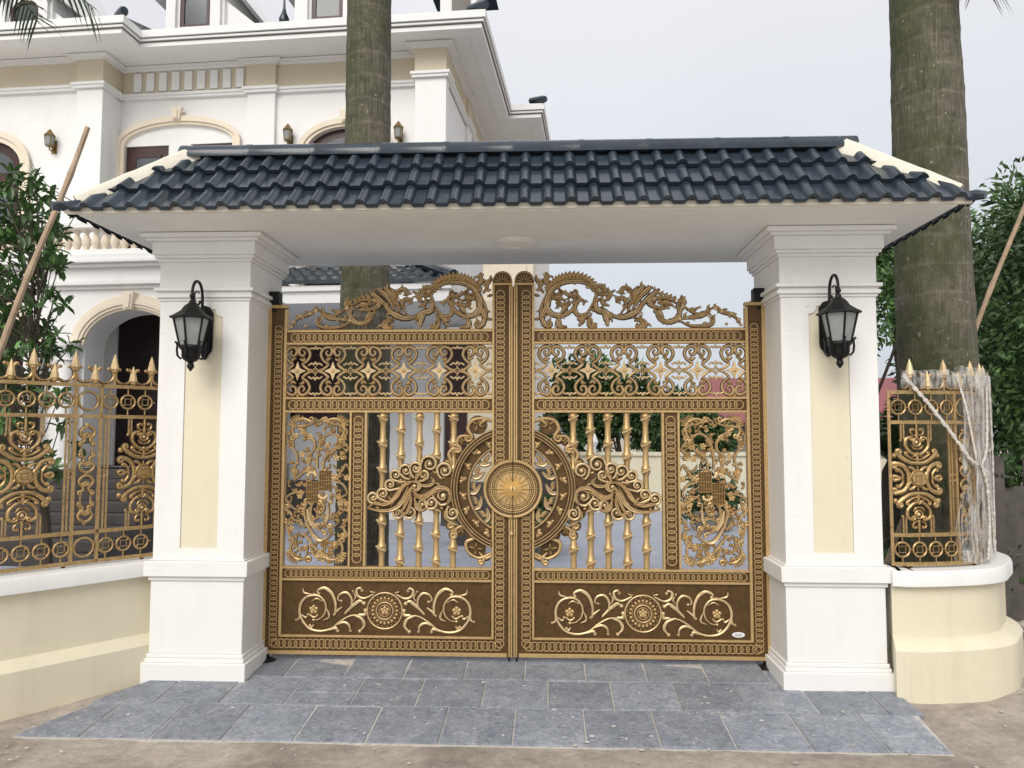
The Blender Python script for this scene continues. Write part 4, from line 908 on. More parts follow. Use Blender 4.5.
# front edge of each coping in plan
LW = cr([(-2.60, -.225), (-2.738, -.412), (-3.03, -.80), (-3.316, -1.163), (-3.75, -1.66), (-4.4, -2.25), (-5.6, -3.0), (-7.5, -3.6)], 5)
RW = cr([(2.70, -.512), (2.82, -.538), (2.99, -.522), (3.25, -.465), (3.45, -.388), (3.61, -.275), (3.735, -.11), (3.88, .10), (3.955, .28), (3.99, .48)], 5)
def make_wall(path, sgn, label):
    # sweep offset: right-hand side of travel.  sgn=+1: street is on the right-hand side
    t = .34; s_ = sgn
    c = path[len(path)//2]
    root = tag(empty('boundary_wall', (path[3][0], path[3][1], 0)), label, 'wall')
    k = -1 if s_ > 0 else 1     # into the property
    pr = lambda L: [(k*o, z) for o, z in L]
    m = MB(); m.sweep(path, pr([(.055, -.2), (.055, .725), (t-.05, .725), (t-.05, -.2)])); m.build('wall_body', M['cream'], root, smooth=30)
    m = MB(); m.sweep(path, pr([(0, .722), (0, .80), (.012, .832), (t, .832), (t, .722)])); m.build('coping', M['white'], root, smooth=30, bevel=.005)
    return root
wl = make_wall(LW, -1, 'low cream wall with white coping curving out under the fence nearer the house')
# sloped plinth courses
def plinth(path, k, out, z1, par, zb=-.25):
    m = MB(); m.sweep(path, [(k*-out, zb), (k*-out, z1-.07), (k*(-out+.02), z1-.045), (k*.05, z1), (k*.2, z1), (k*.2, zb)]); return m.build('plinth', M['cream'], par, smooth=30)
plinth(LW, 1, .02, .29, wl)
wr = make_wall(RW, 1, 'low cream wall with white coping rounding the corner under the film wrapped fence')
plinth(RW, -1, .05, .36, wr)

def fence(path, sgn, s0, s1, first_wide, label, z0=.86, top=2.155):
    """cast fence: wide ornament panels and narrow panels alternate along the path"""
    G = [M['bronze'], M['fgold'], M['goldlite']]
    f = path.xf(sgn); o0 = f(s0, 0, z0)
    root = tag(empty('iron_fence', o0), label, 'fence')
    k = (top-.845)/1.31
    def zz(z): return z0-.015+(z-.845)*k
    def put(m, name, par=root): return m.build(name, G, par, xf=f)
    def hbar(a, b, z, h, d=.012, step=.05):
        m = MB(); n = max(1, int((b-a)/step))
        for i in range(n): m.box(a+(b-a)*i/n, a+(b-a)*(i+1)/n, -d, d, z-h, z+h, 1)
        # remove inner caps: keep it simple, they are hidden
        return m
    for z in (.86, 1.075, 1.918, 2.145): put(hbar(s0, s1, zz(z), .013), 'rail')
    # feet
    x = s0+.12
    while x < s1: m = MB(); m.box(x-.01, x+.01, -.01, .01, .828, zz(.86)-.0135, 0); put(m, 'foot'); x += .55
    wide, nar = .64, .175; posts = []; x = first_wide-wide/2
    while x > s0-.01: posts.append((x, 'n' if len(posts) % 2 else 'w')); x -= (nar if len(posts) % 2 else wide)
    xs = first_wide-wide/2
    # panel list
    panels = []; x = first_wide-wide/2; kind = 'w'
    while x < s1:
        w = wide if kind == 'w' else nar; panels.append((x, x+w, kind)); x += w; kind = 'n' if kind == 'w' else 'w'
    x = first_wide-wide/2; kind = 'n'
    while x > s0:
        w = wide if kind == 'w' else nar; panels.insert(0, (x-w, x, kind)); x -= w; kind = 'n' if kind == 'w' else 'w'
    zc = (1.075+1.918)/2; SC = .00193
    for a, b, kd in panels:
        if a < s0 < b: m = MB(); m.box(s0-.010, s0+.010, -.012, .012, zz(.848), zz(2.157), 1); put(m, 'post')
        if a > s0: m = MB(); m.box(a-.010, a+.010, -.012, .012, zz(.848), zz(2.157), 1); put(m, 'post')
        if b < s0+.06 or a > s1-.04 or (kd == 'n' and a < s0-.03): continue
        c = (a+b)/2
        for z in (.967, 2.031):
            if kd == 'n':
                m = MB(); m.circ(c, zz(z), .068, .010, .008, .016, 20, P5); put(m, 'plain_ring')
            else:
                for i in range(5):
                    u = a+wide*(i+.5)/5
                    if u < s0+.05 or u > s1-.05: continue
                    m = MB(); m.circ(u, zz(z), .052, .009, .008, .016, 16, P5)
                    h = .022
                    m.ribbon([(u-h, zz(z)-h), (u+h, zz(z)-h), (u+h, zz(z)+h), (u-h, zz(z)+h)], .006, .008, .014, P5, True)
                    for aa in range(4):
                        t = PI/4+aa*PI/2; m.ribbon([(u+h*1.3*math.cos(t), zz(z)+h*1.3*math.sin(t)), (u+.05*math.cos(t), zz(z)+.05*math.sin(t))], .005, .008, .012)
                        t = aa*PI/2; m.ribbon([(u+.052*math.cos(t), zz(z)+.052*math.sin(t)), (u+.074*math.cos(t), zz(z)+.098*math.sin(t))], .006, .008, .012)
                    put(m, 'coin_roundel')
        if kd == 'w':
            for sx in (-1, 1):
                if not s0 < c+sx*.28 < s1: continue
                m = MB()
                for dx in (.262, .285): m.box(c+sx*dx-.0055, c+sx*dx+.0055, -.006, .006, zz(1.087), zz(1.906), 1)
                m.circ(c+sx*(.32-.012-.012), zz(zc), .026, .007, .006, .012, 12, P5) if False else None
                put(m, 'double_bar')
            if c-.25 < s0 or c+.25 > s1: 
                pass
            m = MB(); y = .008
            def T(x, v, sx, sz): return (c+sx*x*SC, zz(zc)+sz*v*SC*k)
            for sz in (1, -1):
                for sx in (1, -1):
                    def V(pts, w, vol=None, sd=1, d=.020):
                        P = cr([T(x, v, sx, sz) for x, v in pts], 5)
                        if vol: P, cc = spiral_end(P, vol*SC, 1.05, sd*sx*sz, 10); m.bead(cc.x, cc.y, vol*SC*.45, y-.006)
                        m.ribbon(P, (w*1.2, w*1.6, w*.9), y, d*1.15)
                    V([(0, 58), (30, 62), (58, 78), (76, 96)], .013, 9, 1)
                    V([(0, 70), (25, 78), (46, 92)], .008, 6, 1)
                    V([(36, 0), (40, 24), (56, 48), (84, 58)], .013, 10, -1)
                    V([(58, 0), (60, 18), (72, 34)], .008, 6, -1)
                    V([(98, 0), (88, 8), (74, 4), (62, 0)], .010)
                    V([(12, 30), (24, 40), (40, 44)], .010); V([(28, 12), (36, 22), (48, 30)], .008)
                    V([(0, 92), (22, 98), (44, 122), (44, 150), (26, 160)], .010, 8, 1)
                    V([(0, 112), (14, 116), (22, 128)], .007); V([(8, 165), (22, 172), (26, 186), (16, 192)], .007, 4, 1)
                    V([(0, 100), (10, 88), (20, 84)], .007)
                    m.bead(c+sx*86*SC, zz(zc)+sz*88*SC*k, .022, y); m.bead(c+sx*60*SC, zz(zc)+sz*148*SC*k, .012, y)
                    for dx in (50, 60): m.box(c+sx*dx*SC-.005, c+sx*dx*SC+.005, -.004, .007, *sorted((zz(zc)+sz*150*SC*k, zz(zc)+sz*216*SC*k)), 1)
                m.circ(c, zz(zc)+sz*140*SC*k, 15*SC, .010, y, .02, 12, P5); m.bead(c, zz(zc)+sz*140*SC*k, 9*SC, y-.006, 2)
                m.ribbon([(c, zz(zc)+sz*160*SC*k), (c, zz(zc)+sz*185*SC*k), (c, zz(zc)+sz*216*SC*k)], (.016, .012, .008), y, .02)
                m.ribbon([(c, zz(zc)+sz*55*SC*k), (c, zz(zc)+sz*92*SC*k)], (.022, .012, .012), y, .02)
            for i in range(12): t = 2*PI*i/12; m.ribbon([(c+24*SC*math.cos(t), zz(zc)+24*SC*math.sin(t)), (c+46*SC*math.cos(t), zz(zc)+46*SC*math.sin(t))], (.010, .014, .006), y, .018)
            m.circ(c, zz(zc), 30*SC, .009, y-.004, .02, 18, P5); m.lathe([(28*SC, .004), (26*SC, -.018), (.001, -.022)], (c, 0, zz(zc)), 16, 1, axis='y')
            h = 11*SC; m.ribbon([(c-h, zz(zc)-h), (c+h, zz(zc)-h), (c+h, zz(zc)+h), (c-h, zz(zc)+h)], .005, -.018, .008, P5, True)
            put(m, 'cast_ornament')
        else:
            m = MB(); y = .008
            for v0 in (185, 0, -185):
                for sx in (1, -1):
                    for sz in ((1, -1) if v0 == 0 else ((1,) if v0 < 0 else (-1,))):
                        for P0, vol in ([([(0, 4), (16, 12), (26, 28), (18, 44)], 9), ([(0, 30), (12, 40), (10, 60), (24, 66)], 7)]):
                            P = cr([(c+sx*x*SC, zz(zc)+(v0+sz*v)*SC*k) for x, v in P0], 5); P, cc = spiral_end(P, vol*SC, 1.0, sx*sz, 9); m.ribbon(P, .013, y, .020); m.bead(cc.x, cc.y, vol*SC*.5, y)
                m.bead(c, zz(zc)+v0*SC*k, .018, y)
            for sx in (1, -1):
                for sz in (1, -1): m.box(c+sx*.036-.005, c+sx*.036+.005, -.004, .007, *sorted((zz(zc)+sz*66*SC*k, zz(zc)+sz*140*SC*k)), 1)
            put(m, 'narrow_ornament')
            for sx in (-1, 1):
                u = c+sx*(nar/2+.030)
                if s0+.03 < u < s1-.03: m = MB(); m.circ(u, zz(zc), .026, .008, .006, .012, 12, P5); put(m, 'link_ring')
    # spears with linking scrolls
    x = first_wide-.035; n0 = int((x-s0-.04)/.137); x -= n0*.137; i = n0 % 2
    while x < s1-.05:
        hi = .225 if i % 2 == 0 else .14
        zb = zz(2.157); m = MB(); sh = hi-.085
        m.lathe([(.010, 0), (.010, sh-.05), (.024, sh-.045), (.022, sh-.03), (.031, sh-.022), (.028, sh), (.017, sh+.05), (.001, sh+.095)], (x, 0, zb), 8, [1, 1, 1, 2, 2, 2, 2])
        for sx in (-1, 1):
            P = cr([(x+sx*.010, zb+sh*.35), (x+sx*.030, zb+.012), (x+sx*.058, zb+.010)], 5)
            pts = [(x+sx*(.0685-.052*math.cos(t)), zb+.058+.052*math.sin(t)) for t in [-1.5+2.55*q/12 for q in range(13)]] if False else [(x+sx*(.0685-.062*math.sin(t)), zb+.072-.062*math.cos(t)) for t in [2.5-2.45*q/12 for q in range(13)]]
            m.ribbon(pts, (.013, .0115, .010), .012, .022); m.bead(pts[0][0]+sx*.008, pts[0][1]-.004, .014, .008, 1)
        put(m, 'spear')
        x += .137; i += 1
    return root
FLp = Path([tuple(Vector(p)) for p in [(-2.72, -.15), (-2.872, -.335)]+[(Vector(a)+Vector((-.134, .103))).to_tuple() for a in LW[9:26]]])
# arc-length zero where the measured drawing had it
FL0 = .24
fl = fence(FLp, -1, .06, FL0+1.75, FL0+.765, 'gold cast iron spear fence on the low wall in front of the house')
RIn = [(Vector(RW[i])+ (lambda t: Vector((-t.y, t.x))*.15)((Vector(RW[min(i+1, len(RW)-1)])-Vector(RW[max(i-1, 0)])).normalized())) for i in range(len(RW))]
FRp = Path([p.to_tuple() for p in RIn])
fr = fence(FRp, 1, .03, 1.5, .225, 'gold cast iron spear fence half wrapped in clear film on the rounded wall', .86, 2.11)

# ---- clear film round the far part of the curved fence
root = tag(empty('plastic_wrap', FRp.xf(1)(.9, 0, .86)), 'crumpled clear plastic film wound round the rounded end of the gold fence', 'plastic film')
f = FRp.xf(1); rr = random.Random(3)
for lay in range(2):
    m = MB(); NX, NZ = 150, 26; vs = []; fs = []; xa, xb = (.60, 1.52) if lay == 0 else (.70, 1.5)
    for j in range(NZ+1):
        q = j/NZ
        for i in range(NX+1):
            x = xa+(xb-xa)*i/NX+.05*noise.noise(Vector((q*3, lay*5, 1)))-(.10*math.sin(q*PI*2.1+.4) if i == 0 else 0)*(1-i/NX)
            z = .85+q*(1.44-.05*lay)+.03*noise.noise(Vector((x*9, lay, 3)))
            pinch = math.exp(-((q-.60)/.16)**2)*.03
            y = -(.026+.012*lay)+pinch*.5-.024*noise.noise(Vector((x*26, q*2.2, lay*9)))-.012*noise.noise(Vector((x*70, q*3.5, lay*4)))
            vs.append((x, y, z))
    for j in range(NZ):
        for i in range(NX): a = j*(NX+1)+i; fs.append((a, a+1, a+NX+2, a+NX+1))
    m.add(vs, fs); m.build('film_sheet', M['wrap'], root, xf=f, recalc=False, smooth=60)
m = MB(); vs = []; fs = []; NX = 90
for j in range(7):
    q = j/6
    for i in range(NX+1):
        x = .10+1.2*i/NX; vs.append((x, -.03-.03*noise.noise(Vector((x*18, q*2, 4)))-.02*math.sin(q*PI), 2.13+.13*q*(1+.35*noise.noise(Vector((x*8, 2, 1))))+.01*noise.noise(Vector((x*15, q, 7)))))
for j in range(6):
    for i in range(NX): a = j*(NX+1)+i; fs.append((a, a+1, a+NX+2, a+NX+1))
m.add(vs, fs); m.build('film_sheet', M['wrap'], root, xf=f, recalc=False, smooth=60)
def strand(pts, r, seed):
    m = MB(); P = []; N = 44
    C = [Vector(p) for p in pts]; L = path_len(C)
    for i in range(N+1):
        d = L[-1]*i/N; k = 0
        while k < len(L)-2 and L[k+1] < d: k += 1
        p = C[k].lerp(C[k+1], (d-L[k])/(L[k+1]-L[k])); P.append(p+Vector((.006*noise.noise(Vector((i*.5, seed, 0))), 0, .008*noise.noise(Vector((i*.5, seed, 5))))))
    vs = []; fs = []; k = 7
    for i, p in enumerate(P):
        rr_ = r*(1+.7*noise.noise(Vector((i*.7, seed, 2)))); tw = i*.5
        for a in range(k): t = 2*PI*a/k+tw; e = 1+.45*math.cos(2*t); vs.append((p.x+rr_*math.cos(t)*e*.8, p.y+rr_*.7*math.sin(t), p.z+rr_*math.cos(t)*.5*e))
    for i in range(len(P)-1):
        for a in range(k): fs.append((i*k+a, i*k+(a+1) % k, (i+1)*k+(a+1) % k, (i+1)*k+a))
    m.add(vs, fs); m.build('film_strand', M['strand'], root, xf=f, smooth=60)
strand([(.12, -.035, 2.22), (.30, -.04, 2.02), (.48, -.045, 1.80), (.62, -.05, 1.62), (.70, -.05, 1.57)], .011, 1)
strand([(1.02, -.045, 2.20), (.96, -.045, 1.95), (.86, -.05, 1.70), (.76, -.05, 1.57)], .013, 2)
strand([(.76, -.05, 1.57), (.84, -.05, 1.40), (.86, -.05, 1.15), (.80, -.05, .88)], .016, 3)
strand([(1.15, -.045, 2.25), (1.16, -.05, 1.7), (1.14, -.045, .9)], .012, 4)
strand([(.80, -.05, 1.55), (.98, -.05, 1.30), (1.05, -.05, .92)], .010, 5)
strand([(.55, -.03, 2.24), (.62, -.04, 2.0), (.70, -.045, 1.62)], .009, 6)
# ================================================================== HOUSE (its own turned frame: x along the facade, y into the house)
HA = .07
house = tag(empty('villa', (0, 10, 0), -HA), 'large white two storey villa with cream frieze, arched porch and wide eaves behind the fence', 'house')
def hb(m, name, mt, par=None, **k): return m.build(name, mt, par or house, world=False, **k)
W = M['hwhite']
def arch_pts(x0, x1, z0, zs, za, n=14):
    """opening with an elliptical head"""
    c = (x0+x1)/2; r = (x1-x0)/2
    return [(x0, z0), (x1, z0)]+[(c+r*math.cos(PI*i/n), zs+(za-zs)*math.sin(PI*i/n)) for i in range(n+1)]
# openings of the recessed front (y=0) and the wing (y=-.6)
ops0 = [arch_pts(-9.26, -6.70, 5.0, 8.30, 8.72), arch_pts(-4.98, -3.25, 5.0, 8.02, 8.50), [(-6.2, 2.1), (-3.95, 2.1), (-3.95, 3.95), (-6.2, 3.95)], arch_pts(-8.0, -6.3, 1.2, 3.3, 3.9)]
m = MB(); m.prism([(-9.45, 0), (-2.3, 0), (-2.3, 10.05), (-9.45, 10.05)], 0, .3, 0, ops0); hb(m, 'main_wall', W)
m = MB(); m.prism([(-18, 0), (-9.4, 0), (-9.4, 10.05), (-18, 10.05)], -.6, -.3, 0, [arch_pts(-13.2, -11.30, 5.0, 7.7, 8.32), arch_pts(-17.0, -15.1, 5.0, 7.7, 8.32)]); m.box(-9.7, -9.4, -.3, .0, 0, 10.05); hb(m, 'wing_wall', W)
m = MB(); m.box(-2.45, -1.87, -.28, .3, 0, 10.05); m.box(-2.15, -1.87, .3, 6.5, 0, 10.05); m.box(-2.1, -.6, 6.5, 6.8, 0, 10.05); m.box(-.88, -.6, 6.8, 14, 0, 10.05); m.box(-18, -2.16, 6.4, 6.7, 0, 10.05); m.box(-18, -17.7, -.29, 6.39, 0, 10.05)
hb(m, 'side_wall', W, bevel=.01)
# pilasters, frieze, mouldings
m = MB()
for x0, x1, y in [(-9.98, -9.37, -.72), (-6.36, -5.72, -.10), (-2.49, -1.82, -.40)]: m.box(x0, x1, y, y+.3, 0, 9.33)
m.box(-2.2, -1.80, 2.2, 2.8, 0, 9.33); hb(m, 'pilaster', W, bevel=.01)
m = MB()
m.box(-18, -9.99, -.63, -.4, 9.45, 10.0); m.box(-9.99, -9.36, -.74, -.3, 9.45, 10.0); m.box(-9.45, -9.375, -.3, .1, 9.452, 10.0); m.box(-9.37, -6.37, -.03, .1, 9.45, 10.0); m.box(-6.37, -5.71, -.12, .1, 9.45, 10.0); m.box(-5.71, -2.5, -.032, .1, 9.45, 10.0); m.box(-2.5, -1.81, -.42, .1, 9.45, 10.0); m.box(-1.9, -1.84, .1, 6.4, 9.45, 10.0); m.box(-2.0, -1.79, 2.18, 2.82, 9.45, 10.0); m.box(-2, -.59, 6.47, 6.6, 9.45, 10)
hb(m, 'frieze', M['hfrieze'], bevel=.006)
m = MB()
for z0, z1, o in ((9.33, 9.39, .05), (9.39, 9.448, .08), (10.0, 10.045, .16), (9.96, 10.0, .06)):
    m.box(-18, -9.99-o, -.63-o, -.4, z0, z1); m.box(-9.99-o, -9.36+o, -.74-o, -.2, z0, z1); m.box(-9.36, -9.36+o*.9, -.2, .05, z0, z1); m.box(-9.37+o, -6.37-o, -.03-o, .1, z0, z1); m.box(-6.37-o, -5.71+o, -.12-o, .1, z0, z1); m.box(-5.71+o, -2.5-o, -.03-o, .1, z0, z1); m.box(-2.5-o, -1.81+o, -.42-o, .1, z0, z1); m.box(-1.85, -1.84+o, .1, 2.18-o, z0, z1); m.box(-1.85, -1.79+o, 2.18-o, 2.82+o, z0, z1); m.box(-1.85, -1.84+o, 2.82+o, 6.4, z0, z1)
hb(m, 'cornice_moulding', W)
for i in range(9):
    x = -9.08+i*.303; m = MB(); m.box(x, x+.185, -.075, -.03, 9.5, 9.93); hb(m, 'dentil', W, bevel=.01)
# eaves: soffit, stepped gutter fascia, hip roof
EV = [(-19, -1.62), (-8.37, -1.62), (-8.37, -1.0), (-.97, -1.0), (-.97, 3.6), (.75, 3.6), (.75, 15)]
def eave_band(m, z0, z1, o):
    P = [(-19, -1.62-o), (-8.37+o, -1.62-o), (-8.37+o, -1.0-o), (-.97+o, -1.0-o), (-.97+o, 3.6-o), (-.12+o, 3.6-o), (-.12+o, 15), (-.42+o, 15), (-.42+o, 3.9-o), (-1.27+o, 3.9-o), (-1.27+o, -.7-o), (-8.67+o, -.7-o), (-8.67+o, -1.32-o), (-19, -1.32-o)]
    n = len(P); vs = [(x, y, z0) for x, y in P]+[(x, y, z1) for x, y in P]
    fs = [(i, (i+1) % n, (i+1) % n+n, i+n) for i in range(n)]
    tri = tessellate_polygon([[Vector((x, y, 0)) for x, y in P]]); fs += [tuple(t) for t in tri]+[tuple(a+n for a in t) for t in tri]
    m.add(vs, fs)
m = MB(); SP = [(-19, -1.4), (-8.55, -1.4), (-8.55, -.75), (-1.15, -.75), (-1.15, 3.8), (-.3, 3.8), (-.3, 15), (-19, 15)]
tri = tessellate_polygon([[Vector((x, y, 0)) for x, y in SP]]); m.add([(x, y, 10.06) for x, y in SP]+[(x, y, 10.12) for x, y in SP], [tuple(t) for t in tri]+[tuple(a+8 for a in t) for t in tri]+[(i, (i+1) % 8, (i+1) % 8+8, i+8) for i in range(8)]); hb(m, 'soffit', W)
m = MB(); eave_band(m, 10.03, 10.13, 0); eave_band(m, 10.145, 10.20, .05); eave_band(m, 10.21, 10.37, .09); hb(m, 'eave_fascia', W, bevel=.008)
m = MB(); eave_band(m, 10.132, 10.143, .03); eave_band(m, 10.202, 10.208, .06); hb(m, 'fascia_groove', M['nwall'])
m = MB()
pts = [(-19, -1.6), (-8.3, -1.6), (-8.3, -.95), (-.92, -.95), (-.92, 3.65), (-.07, 3.65), (-.07, 15), (-19, 15)]
vs = [(x, y, 10.372) for x, y in pts]+[(-19, 6, 12.9), (-9.5, 6, 12.9), (-7, 6, 12.8), (-4.5, 6, 12.6), (-4.4, 7, 12.6), (-3, 8.4, 12.2), (-3, 15, 12.2)]
m.add(vs, [(0, 1, 9, 8), (1, 2, 10, 9), (2, 3, 11, 10), (3, 4, 12, 11), (4, 5, 13, 12), (5, 6, 14, 13), (8, 9, 10, 11, 12, 13, 14, 7)]); hb(m, 'roof', M['tile'], smooth=0)
for x, y in ((-8.32, -1.66), (-.92, -1.06), (-.06, 3.52)):
    m = MB(); m.tube([(x-.35, y+.35, 10.60), (x, y, 10.47), (x+.06, y-.06, 10.45)], [.08, .10, .075], 10); hb(m, 'hip_end', M['tile'])
# roof tile edge seen along the gutter
m = MB()
for i in range(14): m.lathe([(.001, 0), (.055, 0), (.055, .5), (.001, .5)], (-6.45+i*.16, -.60, 10.42), 8, 0, axis='y')
hb(m, 'gutter_tiles', M['tile'])
# dormers
def dormer(x0, x1, yf, z0, z1):
    m = MB(); c = (x0+x1)/2; hw = (x1-x0)/2
    m.prism([(x0, z0), (x1, z0), (x1, z1-.5), (c, z1+.5), (x0, z1-.5)], yf, yf+2.5, 0, [arch_pts(c-.36, c+.36, z0+.60, z1-1.0, z1-.72)])
    d = hb(m, 'dormer', W)
    m = MB(); m.prism([(x0-.25, z1-.72), (x0-.12, z1-.72), (c, z1+.38), (x1+.12, z1-.72), (x1+.25, z1-.72), (c, z1+.66)], yf-.12, yf+2.6); hb(m, 'dormer_gable', W, d)
    m = MB(); m.prism([(x1+.10, z1-.6), (x1+.34, z1-.86), (c, z1+.76), (c, z1+.62)], yf-.2, yf+2.7); m.prism([(x0-.10, z1-.6), (x0-.34, z1-.86), (c, z1+.76), (c, z1+.62)], yf-.2, yf+2.7); hb(m, 'dormer_tiles', W, d)
    m = MB(); a = arch_pts(c-.36, c+.36, z0+.60, z1-1.0, z1-.72); b = arch_pts(c-.27, c+.27, z0+.66, z1-1.0, z1-.78); m.prism(a, yf+.02, yf+.08, 0, [b]); w = hb(m, 'dormer_window', M['hdoor'], d)
    m = MB(); m.prism(b, yf+.05, yf+.06); hb(m, 'window_pane', M['hglass'], w)
    m = MB()
    for sx in (-1, 1): m = MB(); m.box(c+sx*.53-.11, c+sx*.53+.11, yf-.09, yf, z0, z1-.75); m.box(c+sx*.53-.16, c+sx*.53+.16, yf-.13, yf, z1-.75, z1-.62); hb(m, 'dormer_pilaster', W, d)
    m = MB(); m.prism([(x1+.001, z0), (x1+1.0, z0), (x1+.95, z0+.42), (x1+.001, z1-1.0)], yf+.1, yf+2.2); hb(m, 'dormer_side', W, d)
dormer(-8.40, -7.00, .0, 10.40, 12.6); dormer(-5.35, -3.85, .0, 10.40, 12.6); dormer(-12.6, -11.2, .0, 10.42, 12.6)
m = MB(); m.lathe([(.09, 10.5), (.06, 10.75), (.03, 11.0), (.11, 11.18), (.12, 11.28), (.06, 11.42), (.03, 11.55), (.02, 11.8), (.001, 12.0)], (-5.85, .6, .1), 12); hb(m, 'finial', M['tile'])
# small cupola at the right end
m = MB(); m.box(-2.3, -1.45, 1.2, 2.3, 10.6, 12.41, 0); cu = hb(m, 'cupola', W)
m = MB(); m.box(-2.02, -1.58, 1.17, 1.2, 11.0, 12.0); hb(m, 'cupola_louvre', M['nwall'], cu)
m = MB(); m.add([(-2.65, .95, 12.42), (-1.1, .95, 12.42), (-1.1, 2.6, 12.42), (-2.65, 2.6, 12.42), (-1.8, 1.75, 13.4)], [(0, 1, 4), (1, 2, 4), (2, 3, 4), (3, 0, 4), (0, 3, 2, 1)]); hb(m, 'cupola_roof', M['tile'], cu, smooth=0)
# upper doors and surrounds
def surround(x0, x1, z0, zs, za, yf, w=.26):
    m = MB(); o = arch_pts(x0-w, x1+w, z0, zs+.02, za+w*.85, 20); i = arch_pts(x0, x1, z0, zs, za, 20)
    m.prism(o, yf-.07, yf, 0, [i]) if False else None
    L = o[2:]; K = i[2:]
    ring = [(x1+w, z0)]+L+[(x0-w, z0), (x0, z0)]+K[::-1]+[(x1, z0)]
    m.prism(ring, yf-.07, yf+.05); 
    o2 = arch_pts(x0-w-.04, x1+w+.04, z0, zs+.02, za+w*.85+.05, 20)[2:]; i2 = arch_pts(x0-w+.06, x1+w-.06, z0, zs, za+w*.85-.07, 20)[2:]
    m.prism([(x1+w+.04, z0)]+o2+[(x0-w-.04, z0), (x0-w+.06, z0)]+i2[::-1]+[(x1+w-.06, z0)], yf-.11, yf-.07)
    return hb(m, 'door_surround', M['hsurround'])
def dleaf(x0, x1, z0, z1, y, par=None):
    m = MB(); m.box(x0, x1, y, y+.06, z0, z1); d = hb(m, 'door_leaf', M['hdoor'], par)
    w = x1-x0
    for a, b in ((z1-.62, z1-.25), (z1-2.2, z1-.8)):
        m = MB(); m.box(x0+w*.24, x1-w*.24, y-.012, y-.001, a, b); hb(m, 'window_pane', M['hglass'], d)
        m = MB(); m.prism([(x0+w*.18, a-.06), (x1-w*.18, a-.06), (x1-w*.18, b+.06), (x0+w*.18, b+.06)], y-.03, y-.0005, 0, [[(x0+w*.24, a), (x1-w*.24, a), (x1-w*.24, b), (x0+w*.24, b)]]); hb(m, 'glazing_bead', M['hdoor'], d)
surround(-9.26, -6.70, 5.0, 8.30, 8.72, 0, .15); surround(-4.98, -3.25, 5.0, 8.02, 8.50, 0, .15); surround(-13.2, -11.30, 5.0, 7.7, 8.32, -.6, .2); surround(-17.0, -15.1, 5.0, 7.7, 8.32, -.6, .2)
m = MB(); m.prism([(-9.26, 5.0), (-6.7, 5.0), (-6.7, 8.30), (-9.26, 8.30)][:0] or arch_pts(-9.26, -6.70, 8.28, 8.30, 8.72), .02, .12); m.box(-8.24, -7.72, .02, .12, 5, 8.28); hb(m, 'tympanum', W)
dleaf(-9.26, -8.24, 5.0, 8.27, .05); dleaf(-7.72, -6.70, 5.0, 8.27, .05)
for (x0, x1, zs, za, y) in ((-4.98, -3.25, 8.02, 8.5, .08), (-13.2, -11.30, 7.7, 8.32, -.52), (-17.0, -15.1, 7.7, 8.32, -.52)):
    m = MB(); m.prism(arch_pts(x0, x1, 5, zs, za), y, y+.06); d = hb(m, 'arched_door', M['hdoor'])
    c = (x0+x1)/2; m = MB()
    for s_ in (-1, 1):
        m.box(min(c+s_*.16, c+s_*.72), max(c+s_*.16, c+s_*.72), y-.012, y-.001, 5.6, zs-.55)
    m.prism(arch_pts(x0+.22, x1-.22, zs-.12, zs-.08, za-.2), y-.012, y-.001); hb(m, 'window_pane', M['hglass'], d)
for x, z, y in ((-8.0, 8.93, -.12), (-4.1, 8.7, -.12), (-12.25, 8.55, -.72)):
    m = MB(); m.prism([(x-.08, z-.13), (x+.08, z-.13), (x+.12, z+.09), (x+.15, z+.14), (x-.15, z+.14), (x-.12, z+.09)], y-.04, y+.04); m.box(x-.045, x+.045, y-.07, y-.04, z-.1, z+.08); hb(m, 'keystone', M['hsurround'])
# ground-floor door and inner walls
m = MB(); m.box(-6.2, -3.95, .1, .16, 2.1, 3.95); hb(m, 'side_window', M['hdoor']); m = MB(); m.box(-7.0, -4.6, -.7, -.05, 0, .82); hb(m, 'low_dark_block', M['darkstone']); m = MB(); m.box(-1.80, -1.36, -.30, -.2, 0, 3.98); hb(m, 'side_dark_strip', M['hdoor']); m = MB(); m.box(-1.355, -1.001, -.3, -.2, 0, 3.98); hb(m, 'end_wall', M['hfrieze'])  # plain dark block low at the wall, narrow maroon strip past the corner
m = MB(); m.prism(arch_pts(-8.0, -6.3, 1.2, 3.3, 3.9), .12, .2); hb(m, 'front_door', M['hdoor']); m = MB(); m.box(-7.755, -5.71, -2.3, -2.2, 1.205, 4.29); hb(m, 'porch_shade_door', M['shadedoor']); m = MB(); m.box(-12.9, -8.1, -1.3, -1.2, 1.205, 4.29); hb(m, 'porch_shade_wall', M['hdoor'])  # near-black door panel and maroon wall paint in the porch's interior shade
